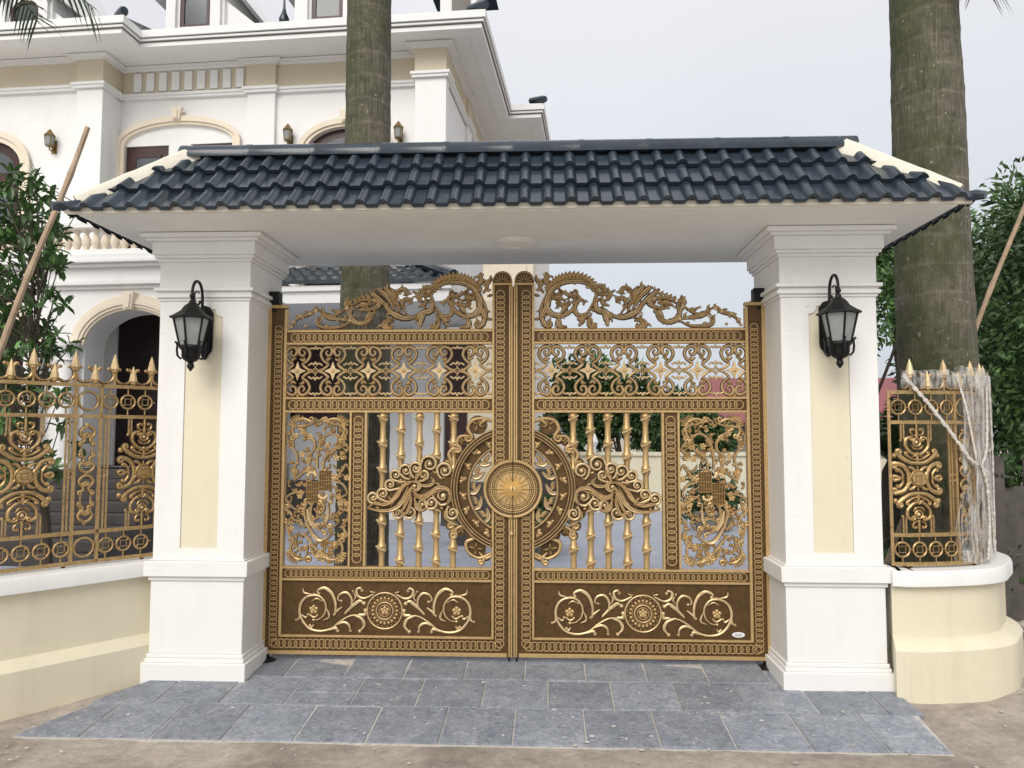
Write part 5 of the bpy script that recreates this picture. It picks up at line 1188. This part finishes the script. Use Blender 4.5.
# portico
PXR = -5.25
m = MB(); m.prism([(-13, 1.2), (PXR, 1.2), (PXR, 4.30), (-13, 4.30)], -3.6, -3.05, 0, [arch_pts(-7.52, -5.78, 1.2, 3.28, 3.93, 24), arch_pts(-10.3, -8.56, 1.2, 3.28, 3.93, 24), arch_pts(-12.7, -11.2, 1.2, 3.28, 3.93, 24)]); m.box(PXR-.45, PXR, -3.05, -.02, 0, 4.30); m.box(-13, PXR, -3.6, -.05, .0, 1.19)
m.box(-8.15, -7.76, -2.35, -.05, 1.2, 4.3)
po = hb(m, 'portico', W, bevel=.01)
for c in (-6.65, -9.43, -11.95):
    r = .87 if c > -11 else .75; m = MB()
    for w0, w1, d in ((.0, .26, .05), (.04, .20, .085), (.09, .15, .11)):
        o = arch_pts(c-r-w1, c+r+w1, 3.2, 3.28, 3.93+w1, 20)[2:]; i = arch_pts(c-r-w0, c+r+w0, 3.2, 3.28, 3.93+w0, 20)[2:]; m.prism(o+i[::-1], -3.6-d, -3.6-d+.05)
    a = hb(m, 'arch_moulding', M['hsurround'], po)
    m = MB(); m.prism([(c-.07, 3.92), (c+.07, 3.92), (c+.10, 4.22), (c-.10, 4.22)], -3.77, -3.6); m.prism([(c-.04, 3.95), (c+.04, 3.95), (c+.06, 4.19), (c-.06, 4.19)], -3.80, -3.77); hb(m, 'keystone', M['hsurround'], po)
for x in (-7.72, -8.36, -10.5, -5.58):
    m = MB(); m.lathe([(.19, 1.2), (.19, 1.32), (.15, 1.36), (.145, 2.0), (.13, 3.0), (.125, 3.02), (.16, 3.05), (.13, 3.09), (.13, 3.16), (.2, 3.26), (.21, 3.3), (.21, 3.36), (.001, 3.36)], (x, -3.78, 0), 20); hb(m, 'column', W, po)
m = MB()
for z0, z1, o in ((4.30, 4.36, .06), (4.36, 4.43, .14), (4.43, 4.66, .10), (4.66, 4.72, .20), (4.72, 4.78, .28), (4.78, 4.88, .24)): m.box(-13.2, PXR+o, -3.6-o, -.02, z0, z1)
hb(m, 'portico_cornice', W, po, bevel=.01)
m = MB(); m.box(-13, PXR+.02, -3.74, -3.46, 4.88, 4.98); m.box(-13, PXR+.02, -3.76, -3.44, 5.36, 5.47); m.box(PXR-.2, PXR+.06, -3.78, -3.42, 4.98, 5.36); hb(m, 'balustrade_rail', W, po, bevel=.008)
m = MB(); m.lathe([(.075, 4.98), (.075, 5.0), (.04, 5.02), (.075, 5.10), (.082, 5.15), (.06, 5.22), (.032, 5.29), (.05, 5.31), (.055, 5.36)], (0, 0, 0), 10); b0 = hb(m, 'baluster', M['hsurround'], po); b0.location = (PXR-.35, -3.6, 0)
for i in range(1, 42): b = b0.copy(); COL.objects.link(b); b.parent = po; b.location = (PXR-.35-i*.178, -3.6, 0)
# entrance steps
for i in range(8): m = MB(); m.box(-12.6, -5.4, -6.3+i*.33, -3.605, .15*i, .15*(i+1)-.001); hb(m, 'step', M['darkstone'], bevel=.01)
# side porch with its own tiled lean-to
m = MB(); m.box(PXR+.01, -1.15, -3.5, -.02, 4.05, 4.12); m.box(PXR+.01, -1.1, -3.56, -3.42, 4.0, 4.2); m.box(PXR+.01, -1.05, -3.62, -3.45, 4.2, 4.29); m.box(-1.24, -1.1, -3.42, -.02, 4.0, 4.2); hb(m, 'porch_slab', W)
m = MB(); vs = []; fs = []
for c in range(3):
    y0, y1 = -3.66+c*.32, -3.66+(c+1)*.32+.05; z0, z1 = 4.33+c*.15, 4.33+(c+1)*.15
    xs = [PXR+.02+i*.02 for i in range(int((PXR*-1-1.0)/.02))]
    o = len(vs)
    for (y, z, tp) in ((y0, z0-.02, 0), (y0, z0+.045, 1), (y1, z1+.01, 1)):
        for x in xs:
            q = (x/.21) % 1; b_ = .05*math.sin(PI*q/.5) if q < .5 else 0; vs.append((min(x, -1.05-(y-y0+c*.32)*.9), y, z+b_*tp))
    n = len(xs)
    for r in range(2):
        for i in range(n-1): fs.append((o+r*n+i, o+r*n+i+1, o+(r+1)*n+i+1, o+(r+1)*n+i))
m.add(vs, fs); m.add([(PXR+.02, -2.75, 4.78), (-1.9, -2.75, 4.78), (-1.9, -.05, 5.6), (PXR+.02, -.05, 5.6)], [(0, 1, 2, 3)]); m.tube([(-1.0, -3.68, 4.40), (-1.9, -2.75, 4.86), (-2.1, -1.0, 5.5)], [.10, .10, .09], 8); hb(m, 'porch_tiles', M['tile'], recalc=False)
m = MB(); m.box(-.78, -.30, -3.5, -3.1, 0, 4.0); hb(m, 'porch_post', M['hfrieze'], bevel=.01); m = MB(); m.box(-1.02, -.16, -3.66, -2.94, 0, 1.02); hb(m, 'post_base', M['darkstone'], bevel=.02)
m = MB(); m.box(-1.0, .03, -.5, .3, 0, 6.3); m.box(-.88, -.1, -.53, -.5, 1.3, 6.0); m.box(-1.06, .09, -.56, .36, 6.1, 6.2); m.box(-1.1, .13, -.6, .4, 6.3, 6.4); hb(m, 'porch_pier', M['hsurround'], bevel=.01)
m = MB(); m.box(-1.75, .55, -1.0, -.6, 0, 1.12); hb(m, 'pier_base', M['darkstone'], bevel=.02)
m = MB(); m.box(-4.3, -2.6, -.03, -.001, 2.25, 2.45); m.box(-2.55, -2.3, -.03, .0, 0, 4.0); hb(m, 'wall_moulding', W)
# house wall lamps
def wall_lamp():
    r = empty('villa_lamp', (0, 0, 0)); m = MB(); m.prism([(-.07, -.25), (.07, -.25), (.07, .1), (-.07, .1)], -.03, 0); m.tube([(0, -.03, -.1), (0, -.12, -.22), (0, -.2, -.2), (0, -.2, -.12)], .02, 6); m.lathe([(.09, -.12), (.11, -.10), (.10, -.09)], (0, -.2, 0), 8); m.lathe([(.135, .16), (.14, .18), (.07, .27), (.03, .33), (.001, .36)], (0, -.2, 0), 8)
    for k in range(4): a = PI/4+k*PI/2; m.tube([(.1*math.cos(a), -.2+.1*math.sin(a), -.1), (.125*math.cos(a), -.2+.125*math.sin(a), .17)], .012, 5)
    m.build('bracket', M['brass'], r, world=False); m = MB(); m.lathe([(.001, -.09), (.085, -.09), (.11, .16), (.001, .16)], (0, -.2, 0), 8); m.build('lamp_glass', M['glass'], r, world=False, smooth=0); return r
l0 = wall_lamp()
lamps = [(-10.54, -.6, 8.15, 'brass villa wall lamp between the arched maroon door and white corner pilaster'), (-5.38, 0, 8.28, 'brass villa wall lamp peeping over the gate roof left of the palm trunk'), (-2.90, -.02, 8.22, 'brass villa wall lamp peeping over the gate roof right of the palm trunk')]
Rz = Matrix.Rotation(-HA, 3, 'Z')
for i, (x, y, z, lab) in enumerate(lamps):
    o = l0 if i == 0 else copy_tree(l0); o.location = Rz @ Vector((x, y, z))+Vector((0, 10, 0)); o.rotation_euler = (0, 0, -HA); o.scale = (.82,)*3; tag(o, lab, 'wall lamp', 'brass lamps on the villa wall')

# ================================================================== BEYOND THE COURTYARD
def simple(name, lab, cat, loc=(0, 0, 0)): return tag(empty(name, loc), lab, cat)
r = simple('courtyard_wall', 'plain cream wall closing the far side of the paved courtyard', 'wall', (4, 12.5, 0))
m = MB(); m.box(.4, 9.5, 12.4, 12.6, 0, 1.30); m.build('wall_body', M['cream'], r); m = MB(); m.box(.35, 9.5, 12.34, 12.66, 1.30, 1.38); m.build('coping', M['cream'], r)
r = simple('neighbour_house', 'distant low house with a maroon roof beyond the courtyard wall', 'house', (7.5, 20, 0))
m = MB(); m.box(5.2, 12, 18.2, 24, 0, 2.15); m.build('wall', M['nwall'], r)
m = MB(); m.prism([(4.9, 2.15), (12.4, 2.15), (12.4, 2.25), (4.9, 2.25)], 17.7, 18.0); m.add([(4.9, 17.7, 2.2), (12.4, 17.7, 2.2), (12.4, 21, 3.75), (5.6, 21, 3.75), (5.6, 24.3, 2.2), (12.4, 24.3, 2.2)], [(0, 1, 2, 3), (3, 2, 5, 4), (0, 3, 4)]); m.build('roof', M['redroof'], r, smooth=0)
for xa, xb in ((5.5, 6.1), (7, 7.8)): m = MB(); m.box(xa, xb, 18.15, 18.2, .8, 1.8); m.build('window', M['hglass'], r)
r = simple('garden_column', 'slim white garden column standing in front of the dark trees', 'column', (1.30, 12.1, 0))
m = MB(); m.lathe([(.16, 0), (.16, .2), (.09, .3), (.075, 1.5), (.10, 1.55), (.13, 1.62), (.10, 1.7), (.06, 1.8), (.001, 1.86)], (1.34, 12.1, 0), 12); m.build('shaft', M['hwhite'], r)
# ================================================================== PLANTS
def leaf_quad(m, p, d, n, L, w, tint, fold=.25):
    d = d.normalized(); s = d.cross(n)
    if s.length < 1e-4: s = d.orthogonal()
    s.normalize(); u = s.cross(d)
    a = p; b = p+d*L*.45+s*w+u*L*.05*fold; c = p+d*L-u*L*.16; e = p+d*L*.45-s*w+u*L*.05*fold; mid = p+d*L*.5-u*L*.03*0
    m.add([a, b, c, e, mid], [(0, 1, 4), (1, 2, 4), (0, 4, 3), (4, 2, 3)], 0, tint)
def rv(r): 
    v = Vector((r.gauss(0, 1), r.gauss(0, 1), r.gauss(0, 1))); return v.normalized()
def leaf_oval(m, p, d, n, L, w, tint):
    d = d.normalized(); s = d.cross(n)
    if s.length < 1e-4: s = d.orthogonal()
    s.normalize(); u = s.cross(d); S_ = [p, p+d*L*.35-u*L*.04, p+d*L*.75-u*L*.10, p+d*L-u*L*.22]; w2 = u*w*.35
    vs = S_+[S_[1]+s*w*.85+w2, S_[2]+s*w*.8+w2, S_[1]-s*w*.85+w2, S_[2]-s*w*.8+w2]
    m.add(vs, [(0, 4, 1), (4, 5, 2, 1), (5, 3, 2), (0, 1, 6), (6, 1, 2, 7), (7, 2, 3)], 0, tint)
def bush(m, c, rad, n, L, w, seed, sq=1.0, clumps=14, hang=0.0, tl=(.5, 1.5)):
    """foliage volume from many leaf faces gathered in clumps"""
    r = random.Random(seed); C = []
    for i in range(clumps):
        v = rv(r)*r.uniform(.35, 1.0); C.append((Vector((c[0]+v.x*rad[0], c[1]+v.y*rad[1], c[2]+v.z*rad[2])), r.uniform(.22, .42), r.uniform(*tl)))
    for i in range(n):
        p, s, t = r.choice(C); v = rv(r); q = p+Vector((v.x*rad[0], v.y*rad[1], v.z*rad[2]))*s*r.uniform(.3, 1.1)
        d = (v+rv(r)*.7+Vector((0, 0, -hang))).normalized(); leaf_quad(m, q, d, rv(r), L*r.uniform(.6, 1.3), w*r.uniform(.7, 1.2), t*r.uniform(.75, 1.25))
# glossy-leaved tree beside the fence (whorls of leaves at twig ends)
tr = tag(empty('garden_tree', (-4.1, .6, 0)), 'young tree with whorls of glossy dark leaves rising above the fence by the villa', 'tree')
r = random.Random(21); trunk = MB(); lv = MB()
trunk.tube([(-4.1, .6, 0), (-4.16, .58, 1.0), (-4.25, .5, 1.9), (-4.3, .45, 2.8), (-4.28, .45, 3.4)], [.045, .038, .03, .018, .008], 8)
ends = []
def tw(px, py, y): ends.append(atY(px*.88-3, py, y))
for px, py in [(20, 185), (45, 190), (62, 195), (12, 205), (38, 212), (55, 218), (25, 228), (5, 240), (48, 240), (60, 232), (30, 250), (12, 262), (42, 268), (62, 250), (52, 285), (22, 290), (64, 300), (40, 308), (8, 300), (55, 325), (30, 330), (12, 335), (45, 350), (22, 355), (66, 335), (4, 275), (70, 268), (3, 190), (35, 178), (2, 320), (2, 362), (60, 352), (16, 390), (42, 385), (8, 420), (34, 425), (55, 400), (20, 455), (50, 450), (4, 480), (38, 490), (62, 470), (18, 175), (52, 203), (30, 198), (14, 218), (40, 232), (20, 243), (54, 262), (33, 272), (15, 280)]: tw(px, py, .35+r.uniform(-.4, .5))
for k in range(70): ends.append(Vector((-4.3+r.uniform(-1.3, .0), .6+r.uniform(-.7, .9), r.uniform(1.3, 4.1))))
for e in ends:
    b = Vector((-4.25+r.uniform(-.04, .04), .48, min(3.3, max(1.2, e.z-r.uniform(.3, .8))))); mid = b.lerp(e, .55)+Vector((0, 0, -.08)); trunk.tube([b, mid, e], [.010, .007, .004], 5)
    axis = ((e-mid).normalized()+Vector((0, 0, .5))).normalized(); t = r.uniform(.7, 1.5)
    for k in range(r.randint(12, 18)):
        d = (axis*r.uniform(-.1, .7)+rv(r)).normalized(); leaf_oval(lv, e+rv(r)*.03, d, axis, r.uniform(.10, .155), r.uniform(.020, .029), t*r.uniform(.6, 1.4))
trunk.build('trunk', M['bark'], tr); lv.build('crown', M['leaf'], tr, recalc=False, smooth=0)

# palms
def palm(x, y, prof, h, label, fr, tilt=0):
    r0 = tag(empty('palm_tree', (x, y, 0)), label, 'palm tree'); m = MB(); vs = []; n = 28
    pr = []; z = -.1
    while z < h:
        for (a, b), (c, d) in zip(prof, prof[1:]):
            if a <= z <= c: rr_ = b+(d-b)*(z-a)/(c-a)
        pr.append((rr_*(1+.016*max(0, math.sin(z*24.5+1.2*math.sin(z*1.7)))**4), z)); z += .05
    for rr_, z in pr:
        for k in range(n):
            a = 2*PI*k/n; q = rr_*(1+.03*noise.noise(Vector((math.cos(a)*1.4, math.sin(a)*1.4, z*.9)))+.022*noise.noise(Vector((math.cos(a)*4, math.sin(a)*4, z*5)))); vs.append((x+q*math.cos(a)+tilt*z, y+q*math.sin(a), z))
    fs = [(i*n+k, i*n+(k+1) % n, (i+1)*n+(k+1) % n, (i+1)*n+k) for i in range(len(pr)-1) for k in range(n)]
    m.add(vs, fs); m.build('trunk', M['trunk'], r0, smooth=80)
    rr_ = random.Random(int(x*10)); tx = x+tilt*h
    m = MB(); m.lathe([(pr[-1][0]*.9, h-.1), (pr[-1][0]*.8, h+.5), (.1, h+1.2), (.02, h+1.6)], (tx, y, 0), 14); m.build('crownshaft', M['frond'], r0)
    for k in range(fr): frond(r0, (tx, y, h+1.1), 2*PI*k/fr+rr_.uniform(-.2, .2), rr_.uniform(2.2, 2.8), rr_.uniform(.25, 1.1), 100+k, M['frond'])
    return r0
def frond(par, base, az, L, el, seed, mt, droop=1.3, nl=38, ll=.62):
    r = random.Random(seed); m = MB(); b = Vector(base); h = Vector((math.cos(az), math.sin(az), 0)); P = []; p = b.copy(); N = 16
    for i in range(N+1):
        P.append(p.copy()); e = el-droop*(i/N)**1.3*1.2; p = p+(h*math.cos(e)+Vector((0, 0, math.sin(e))))*(L/N)
    m.tube(P, [.03*(1-.85*i/N) for i in range(N+1)], 5, 0, .8)
    for i in range(nl):
        q = .15+.85*i/nl; k = min(N-1, int(q*N)); pp = P[k].lerp(P[k+1], q*N-k); t = (P[k+1]-P[k]).normalized(); s = t.cross(Vector((0, 0, 1))).normalized()
        for sg in (-1, 1):
            d = (s*sg*.8+t*.55+Vector((0, 0, -.35+r.uniform(-.2, .25)))).normalized(); l = ll*(1-.55*abs(q-.45))*r.uniform(.85, 1.1); a = pp; c = pp+d*l*.6; e = pp+d*l+Vector((0, 0, -.16*l)); w = t*.016
            tn = r.uniform(.6, 1.4); m.add([a-w, a+w, c+w, c-w, e], [(0, 1, 2, 3), (3, 2, 4)], 0, tn)
    return m.build('frond', mt, par, recalc=False, smooth=0)
pL = palm(-1.66, 1.95, [(-.2, .29), (1.0, .275), (3.2, .262), (5, .243), (9, .235)], 8.3, 'tall grey palm trunk in the courtyard standing behind the gate roof', 9)
pR = palm(3.77, .92, [(-.2, .35), (.9, .34), (2.3, .326), (3.4, .312), (5.5, .288), (9, .27)], 8.2, 'thick mossy palm trunk behind the film wrapped fence', 9, tilt=-.004)
frond(pR, tuple(atY(985, -95, 1.1)), -.7, .9, -1.0, 5, M['dryfrond'], .5, 16, .55); frond(pR, tuple(atY(968, -60, .6)), -1.2, .5, -1.2, 6, M['dryfrond'], .3, 12, .5)
pS = palm(-7.2, 1.6, [(-.2, .30), (3, .27), (9, .23)], 6.0, 'palm whose frond tips dip into the sky above the villa eave', 10)
for i, (px, py, az, L, el) in enumerate([(-130, -60, -.15, 1.6, .2), (-125, -85, -.35, 1.4, -.1)]): frond(pS, tuple(atY(px, py, 1.5)), az, L, el, 30+i, M['frond'], 1.0, 30, .6)

# trees at the right edge
def tree(name, label, x, y, hz, rad, n, L, w, seed, mt='leaf2', hang=.3, clumps=20, group=None, trunk_r=.07, cz=None, tl=(.45, 1.5)):
    r0 = tag(empty(name, (x, y, 0)), label, 'tree', group); m = MB(); top = hz+rad[2]*.5; rr_ = random.Random(seed)
    m.tube([(x, y, -.1), (x+.1, y, hz*.4), (x-.05, y+.05, hz*.8), (x, y, top)], [trunk_r, trunk_r*.8, trunk_r*.6, .012], 7)
    for k in range(7):
        v = rv(rr_); m.tube([(x, y, hz*(.45+.07*k)), (x+v.x*rad[0]*.4, y+v.y*rad[1]*.4, hz+abs(v.z)*.2*rad[2]), (x+v.x*rad[0]*.85, y+v.y*rad[1]*.85, hz+v.z*.5*rad[2]+.2)], [.03, .02, .006], 5)
    m.build('trunk', M['bark'], r0); m = MB(); bush(m, (x, y, hz), rad, n, L, w, seed, 1, clumps, hang, tl); m.build('crown', M[mt], r0, recalc=False, smooth=0); return r0
tree('dense_tree', 'dense dark green tree filling the edge of the view beside the thick palm trunk', 6.35, 2.9, 2.75, (1.25, 1.2, 1.85), 26000, .12, .021, 41, hang=.5, clumps=60, tl=(.35, 1.25))
tree('bushy_tree', 'bright bushy tree seen between pillar and thick palm trunk', 5.35, 5.2, 4.0, (1.05, 1.0, 1.35), 6500, .12, .024, 42, hang=.3, clumps=22, tl=(.8, 1.9))
tree('leafy_tree', 'tall loose tree behind the dense one beside the thick palm trunk', 7.6, 5.6, 3.3, (1.8, 1.3, 1.95), 15000, .14, .026, 43, hang=.4, clumps=36, tl=(.5, 1.6))
for i, (x, y, h, rad, lab) in enumerate([(.95, 14.2, 2.6, (.75, .8, 1.25), 'dark green tree beyond the courtyard wall next to the beige porch pier'), (2.15, 14.6, 2.55, (.85, .8, 1.3), 'round green tree in the middle of the row beyond the courtyard wall'), (3.3, 14.4, 2.1, (.85, .8, 1.05), 'lower dark tree beyond the courtyard wall nearer the maroon roof'), (4.5, 14.9, 1.75, (.8, .8, .8), 'smallest tree beyond the courtyard wall in front of the maroon roof')]):
    tree('courtyard_tree', lab, x, y, h, rad, 5200, .17, .045, 60+i, clumps=26, group='trees beyond the courtyard wall', tl=(.4, 1.3))
# spiky cycad between pillar and palm
cy = tag(empty('cycad', (3.95, 2.3, 0)), 'spiky grey green cycad behind the fence between pillar and thick palm trunk', 'plant'); rr_ = random.Random(9)
m = MB(); m.lathe([(.14, 0), (.16, .6), (.12, 1.4), (.02, 1.6)], (3.95, 2.3, 0), 10); m.build('stem', M['bark'], cy)
for k in range(16): frond(cy, (3.95, 2.3, 1.5), 2*PI*k/16+rr_.uniform(-.2, .2), rr_.uniform(.9, 1.25), rr_.uniform(.5, 1.35), 200+k, M['frond'], .8, 30, .22)
# shrubs in the court
for x, y, h, lab, n, sd in [(3.35, 8.6, .62, 'small leafy potted shrub by the cream courtyard wall', 1500, 71), (-.02, 5.4, .55, 'dark clipped shrub right behind the sun medallion', 2200, 72)]:
    s0 = tag(empty('shrub', (x, y, 0)), lab, 'shrub'); m = MB(); bush(m, (x, y, h), (.55, .45, .5), n, .12, .03, sd, clumps=14, tl=(.3, 1.0)); m.build('foliage', M['leaf2'], s0, recalc=False, smooth=0)
    m = MB(); m.lathe([(.30, 0), (.36, .30), (.40, .33), (.40, .38), (.34, .38), (.30, .30), (.001, .30)], (x, y, .004), 16); m.build('pot', M['nwall'], s0)
bs = tag(empty('undergrowth', (5.4, 2.2, 0)), 'dark tangled undergrowth behind the rounded wall', 'bushes'); bs['kind'] = 'stuff'; del bs['category']
m = MB()
for i in range(9): bush(m, (4.5+i*.42, 1.9+.5*(i % 3)+.2*i, .75+.5*(i % 2)), (.6, .5, .85), 900, .12, .025, 300+i, clumps=9, tl=(.2, .8))
m.build('foliage', M['leaf2'], bs, recalc=False, smooth=0)

# bamboo props
def pole(name, lab, cat, a, b, r0, r1, mt='bamboo', ext=1.0):
    a, b = Vector(a), Vector(b); o = tag(empty(name, a), lab, cat); m = MB(); N = 40; P = [a.lerp(b, i/N)+Vector((.008*math.sin(i*.4), 0, .006*math.sin(i*.27+1))) for i in range(N+1)]
    m.tube(P, [(r0+(r1-r0)*i/N)*(1.22 if i % 8 == 4 else 1) for i in range(N+1)], 8); m.build('culm', M[mt], o); return o
t = atY(88, 127, .1); q = atY(0, 350, -.25); k = (q.z-.05)/(t.z-q.z); pole('bamboo_pole', 'long dry bamboo pole leaning in front of the glossy leaved tree', 'pole', q+(q-t)*k, t, .030, .021)
t = atY(1026, 200, 1.3); q = atY(972, 340, 1.5); k = (q.z-.05)/(t.z-q.z); pole('bamboo_pole', 'bamboo pole slanting past the dense dark tree towards the thick palm trunk', 'pole', q+(q-t)*k, t+(t-q)*.4, .026, .020)
t = atY(905, 315, 1.9); q = atY(880, 388, 1.9); k = (q.z-.05)/(t.z-q.z); pole('prop_stick', 'thin dark stick propped against the thick palm trunk above the cycad', 'stick', q+(q-t)*k, t, .020, .016, 'bark')
# sagging wire on the villa
o = tag(empty('wire', atY(88, 160, 6)), 'thin dark wire running down from the arched maroon door past the bamboo pole', 'wire'); m = MB(); A, Bp = atY(88, 158, 8.4), atY(74, 202, 1.2); A = atY(30, 160, 9.0)
m.tube([A.lerp(Bp, i/12)-Vector((0, 0, .12*math.sin(PI*i/12))) for i in range(13)], .006, 5); m.build('cable', M['black'], o)
# old plank fence and rubble at the right edge
o = tag(empty('plank_fence', (4.9, 1.3, 0)), 'weathered grey plank fence in the shade behind the rounded wall', 'fence'); rr_ = random.Random(2)
for i in range(9):
    x = 4.55+i*.13; m = MB(); h = 1.45+rr_.uniform(-.2, .15); m.box(x, x+.115, 1.72+i*.05, 1.745+i*.05, -.1, h); m.build('plank', M['plank'], o, bevel=.004)
for i in range(22):
    px, py = rr_.choice([(1008, 545), (1015, 556), (1003, 552), (1018, 538), (1022, 548)]); s = rr_.uniform(.04, .11); x, y = 4.35+rr_.uniform(0, .9), rr_.uniform(.1, 1.2)
    st = MB(); st.sphere((0, 0, 0), s, 0, (rr_.uniform(.7, 1.4), rr_.uniform(.7, 1.3), rr_.uniform(.4, .8)), 8)
    st.v = [(v[0]*(1+.35*noise.noise(Vector(v)*14+Vector((i, 0, 0)))), v[1]*(1+.3*noise.noise(Vector(v)*16+Vector((0, i, 0)))), v[2]) for v in st.v]
    z0 = gz(x, y)+s*.25+rr_.choice((0, .05, .1))
    g = st.build('rubble_stone', M['rubble'], None, world=False, smooth=30); g.location = (x, y, z0); tag(g, 'broken grey masonry lump in the rubble heap by the rounded wall', 'rubble', 'rubble beside the rounded wall')

# grit and crumbs on paving and earth
gr = empty('gravel', (0, -1.2, 0)); gr['kind'] = 'stuff'; gr['label'] = 'small pale crumbs of mortar and grit scattered over paving and earth'
rr_ = random.Random(77); m = MB()
for i in range(240):
    x = rr_.uniform(-3.6, 3.8); y = rr_.uniform(-1.9, -.35)
    on = -1.35 < y and -3.0+(.5 if y > -.9 else 0) < x < 2.64
    if not on and rr_.random() < .25: continue
    if 1.9 < abs(x) < 2.76 and y > -.5: continue
    z = rampz(y) if on else gz(x, y)+.006; s = rr_.choice((.004, .005, .006, .008, .012)) if on else rr_.uniform(.004, .012)
    o = len(m.v); m.sphere((x, y, z+s*.2), s, 0 if rr_.random() < .75 else 1, (rr_.uniform(.7, 1.8), rr_.uniform(.7, 1.6), rr_.uniform(.3, .6)), 6)
m.build('crumbs', [M['mortar'], M['rubble']], gr, smooth=0)
# ================================================================== LIGHT: bright overcast
wd = bpy.data.worlds.new('World'); S.world = wd; wd.use_nodes = True; nt = wd.node_tree; bg = nt.nodes['Background']
SUN_EL, SUN_AZ = 38, 196      # azimuth measured clockwise from +y (sun behind the camera)
sky = nd(nt, 'ShaderNodeTexSky', sky_type='NISHITA'); sky.sun_disc = False; sky.sun_elevation = math.radians(SUN_EL); sky.sun_rotation = math.radians(SUN_AZ); sky.dust_density = 4; sky.air_density = 1.2
tc = nd(nt, 'ShaderNodeTexCoord'); sp = nd(nt, 'ShaderNodeSeparateXYZ'); nt.links.new(tc.outputs['Generated'], sp.inputs[0])
rp = nd(nt, 'ShaderNodeValToRGB'); e = rp.color_ramp.elements
e[0].position = 0.0; e[0].color = (.52, .555, .60, 1); e[1].position = .45; e[1].color = (.69, .69, .71, 1); e.new(.12).color = (.55, .58, .62, 1); e.new(1.0).color = (1.0, 1.0, 1.02, 1)
nt.links.new(sp.outputs['Z'], rp.inputs[0])
nz = nd(nt, 'ShaderNodeTexNoise'); nz.inputs['Scale'].default_value = 1.6; nz.inputs['Detail'].default_value = 6; nt.links.new(tc.outputs['Generated'], nz.inputs['Vector'])
mr = nd(nt, 'ShaderNodeMapRange'); mr.inputs[3].default_value = SKYK*.86; mr.inputs[4].default_value = SKYK*1.14; nt.links.new(nz.outputs['Fac'], mr.inputs[0])
sc = nd(nt, 'ShaderNodeVectorMath', operation='SCALE'); nt.links.new(rp.outputs[0], sc.inputs[0]); nt.links.new(mr.outputs[0], sc.inputs['Scale'])
mx = nd(nt, 'ShaderNodeMix', data_type='RGBA'); mx.inputs[0].default_value = .88; nt.links.new(sky.outputs[0], mx.inputs[6]); nt.links.new(sc.outputs[0], mx.inputs[7])
nt.links.new(mx.outputs[2], bg.inputs[0]); bg.inputs[1].default_value = .1
ld = bpy.data.lights.new('sun', 'SUN'); ld.energy = SUNE; ld.angle = math.radians(35); ld.color = (1, .96, .90); lo = bpy.data.objects.new('sun', ld); COL.objects.link(lo)
az = math.radians(SUN_AZ); el = math.radians(SUN_EL); dv = Vector((math.sin(az)*math.cos(el), math.cos(az)*math.cos(el), math.sin(el))); lo.rotation_euler = (-dv).to_track_quat('-Z', 'Y').to_euler(); lo.location = dv*30
vs_ = S.view_settings; vs_.view_transform = 'Standard'; vs_.look = 'None'; vs_.exposure = EXPO; vs_.gamma = 1
S.cycles.max_bounces = 8; S.cycles.transparent_max_bounces = 16
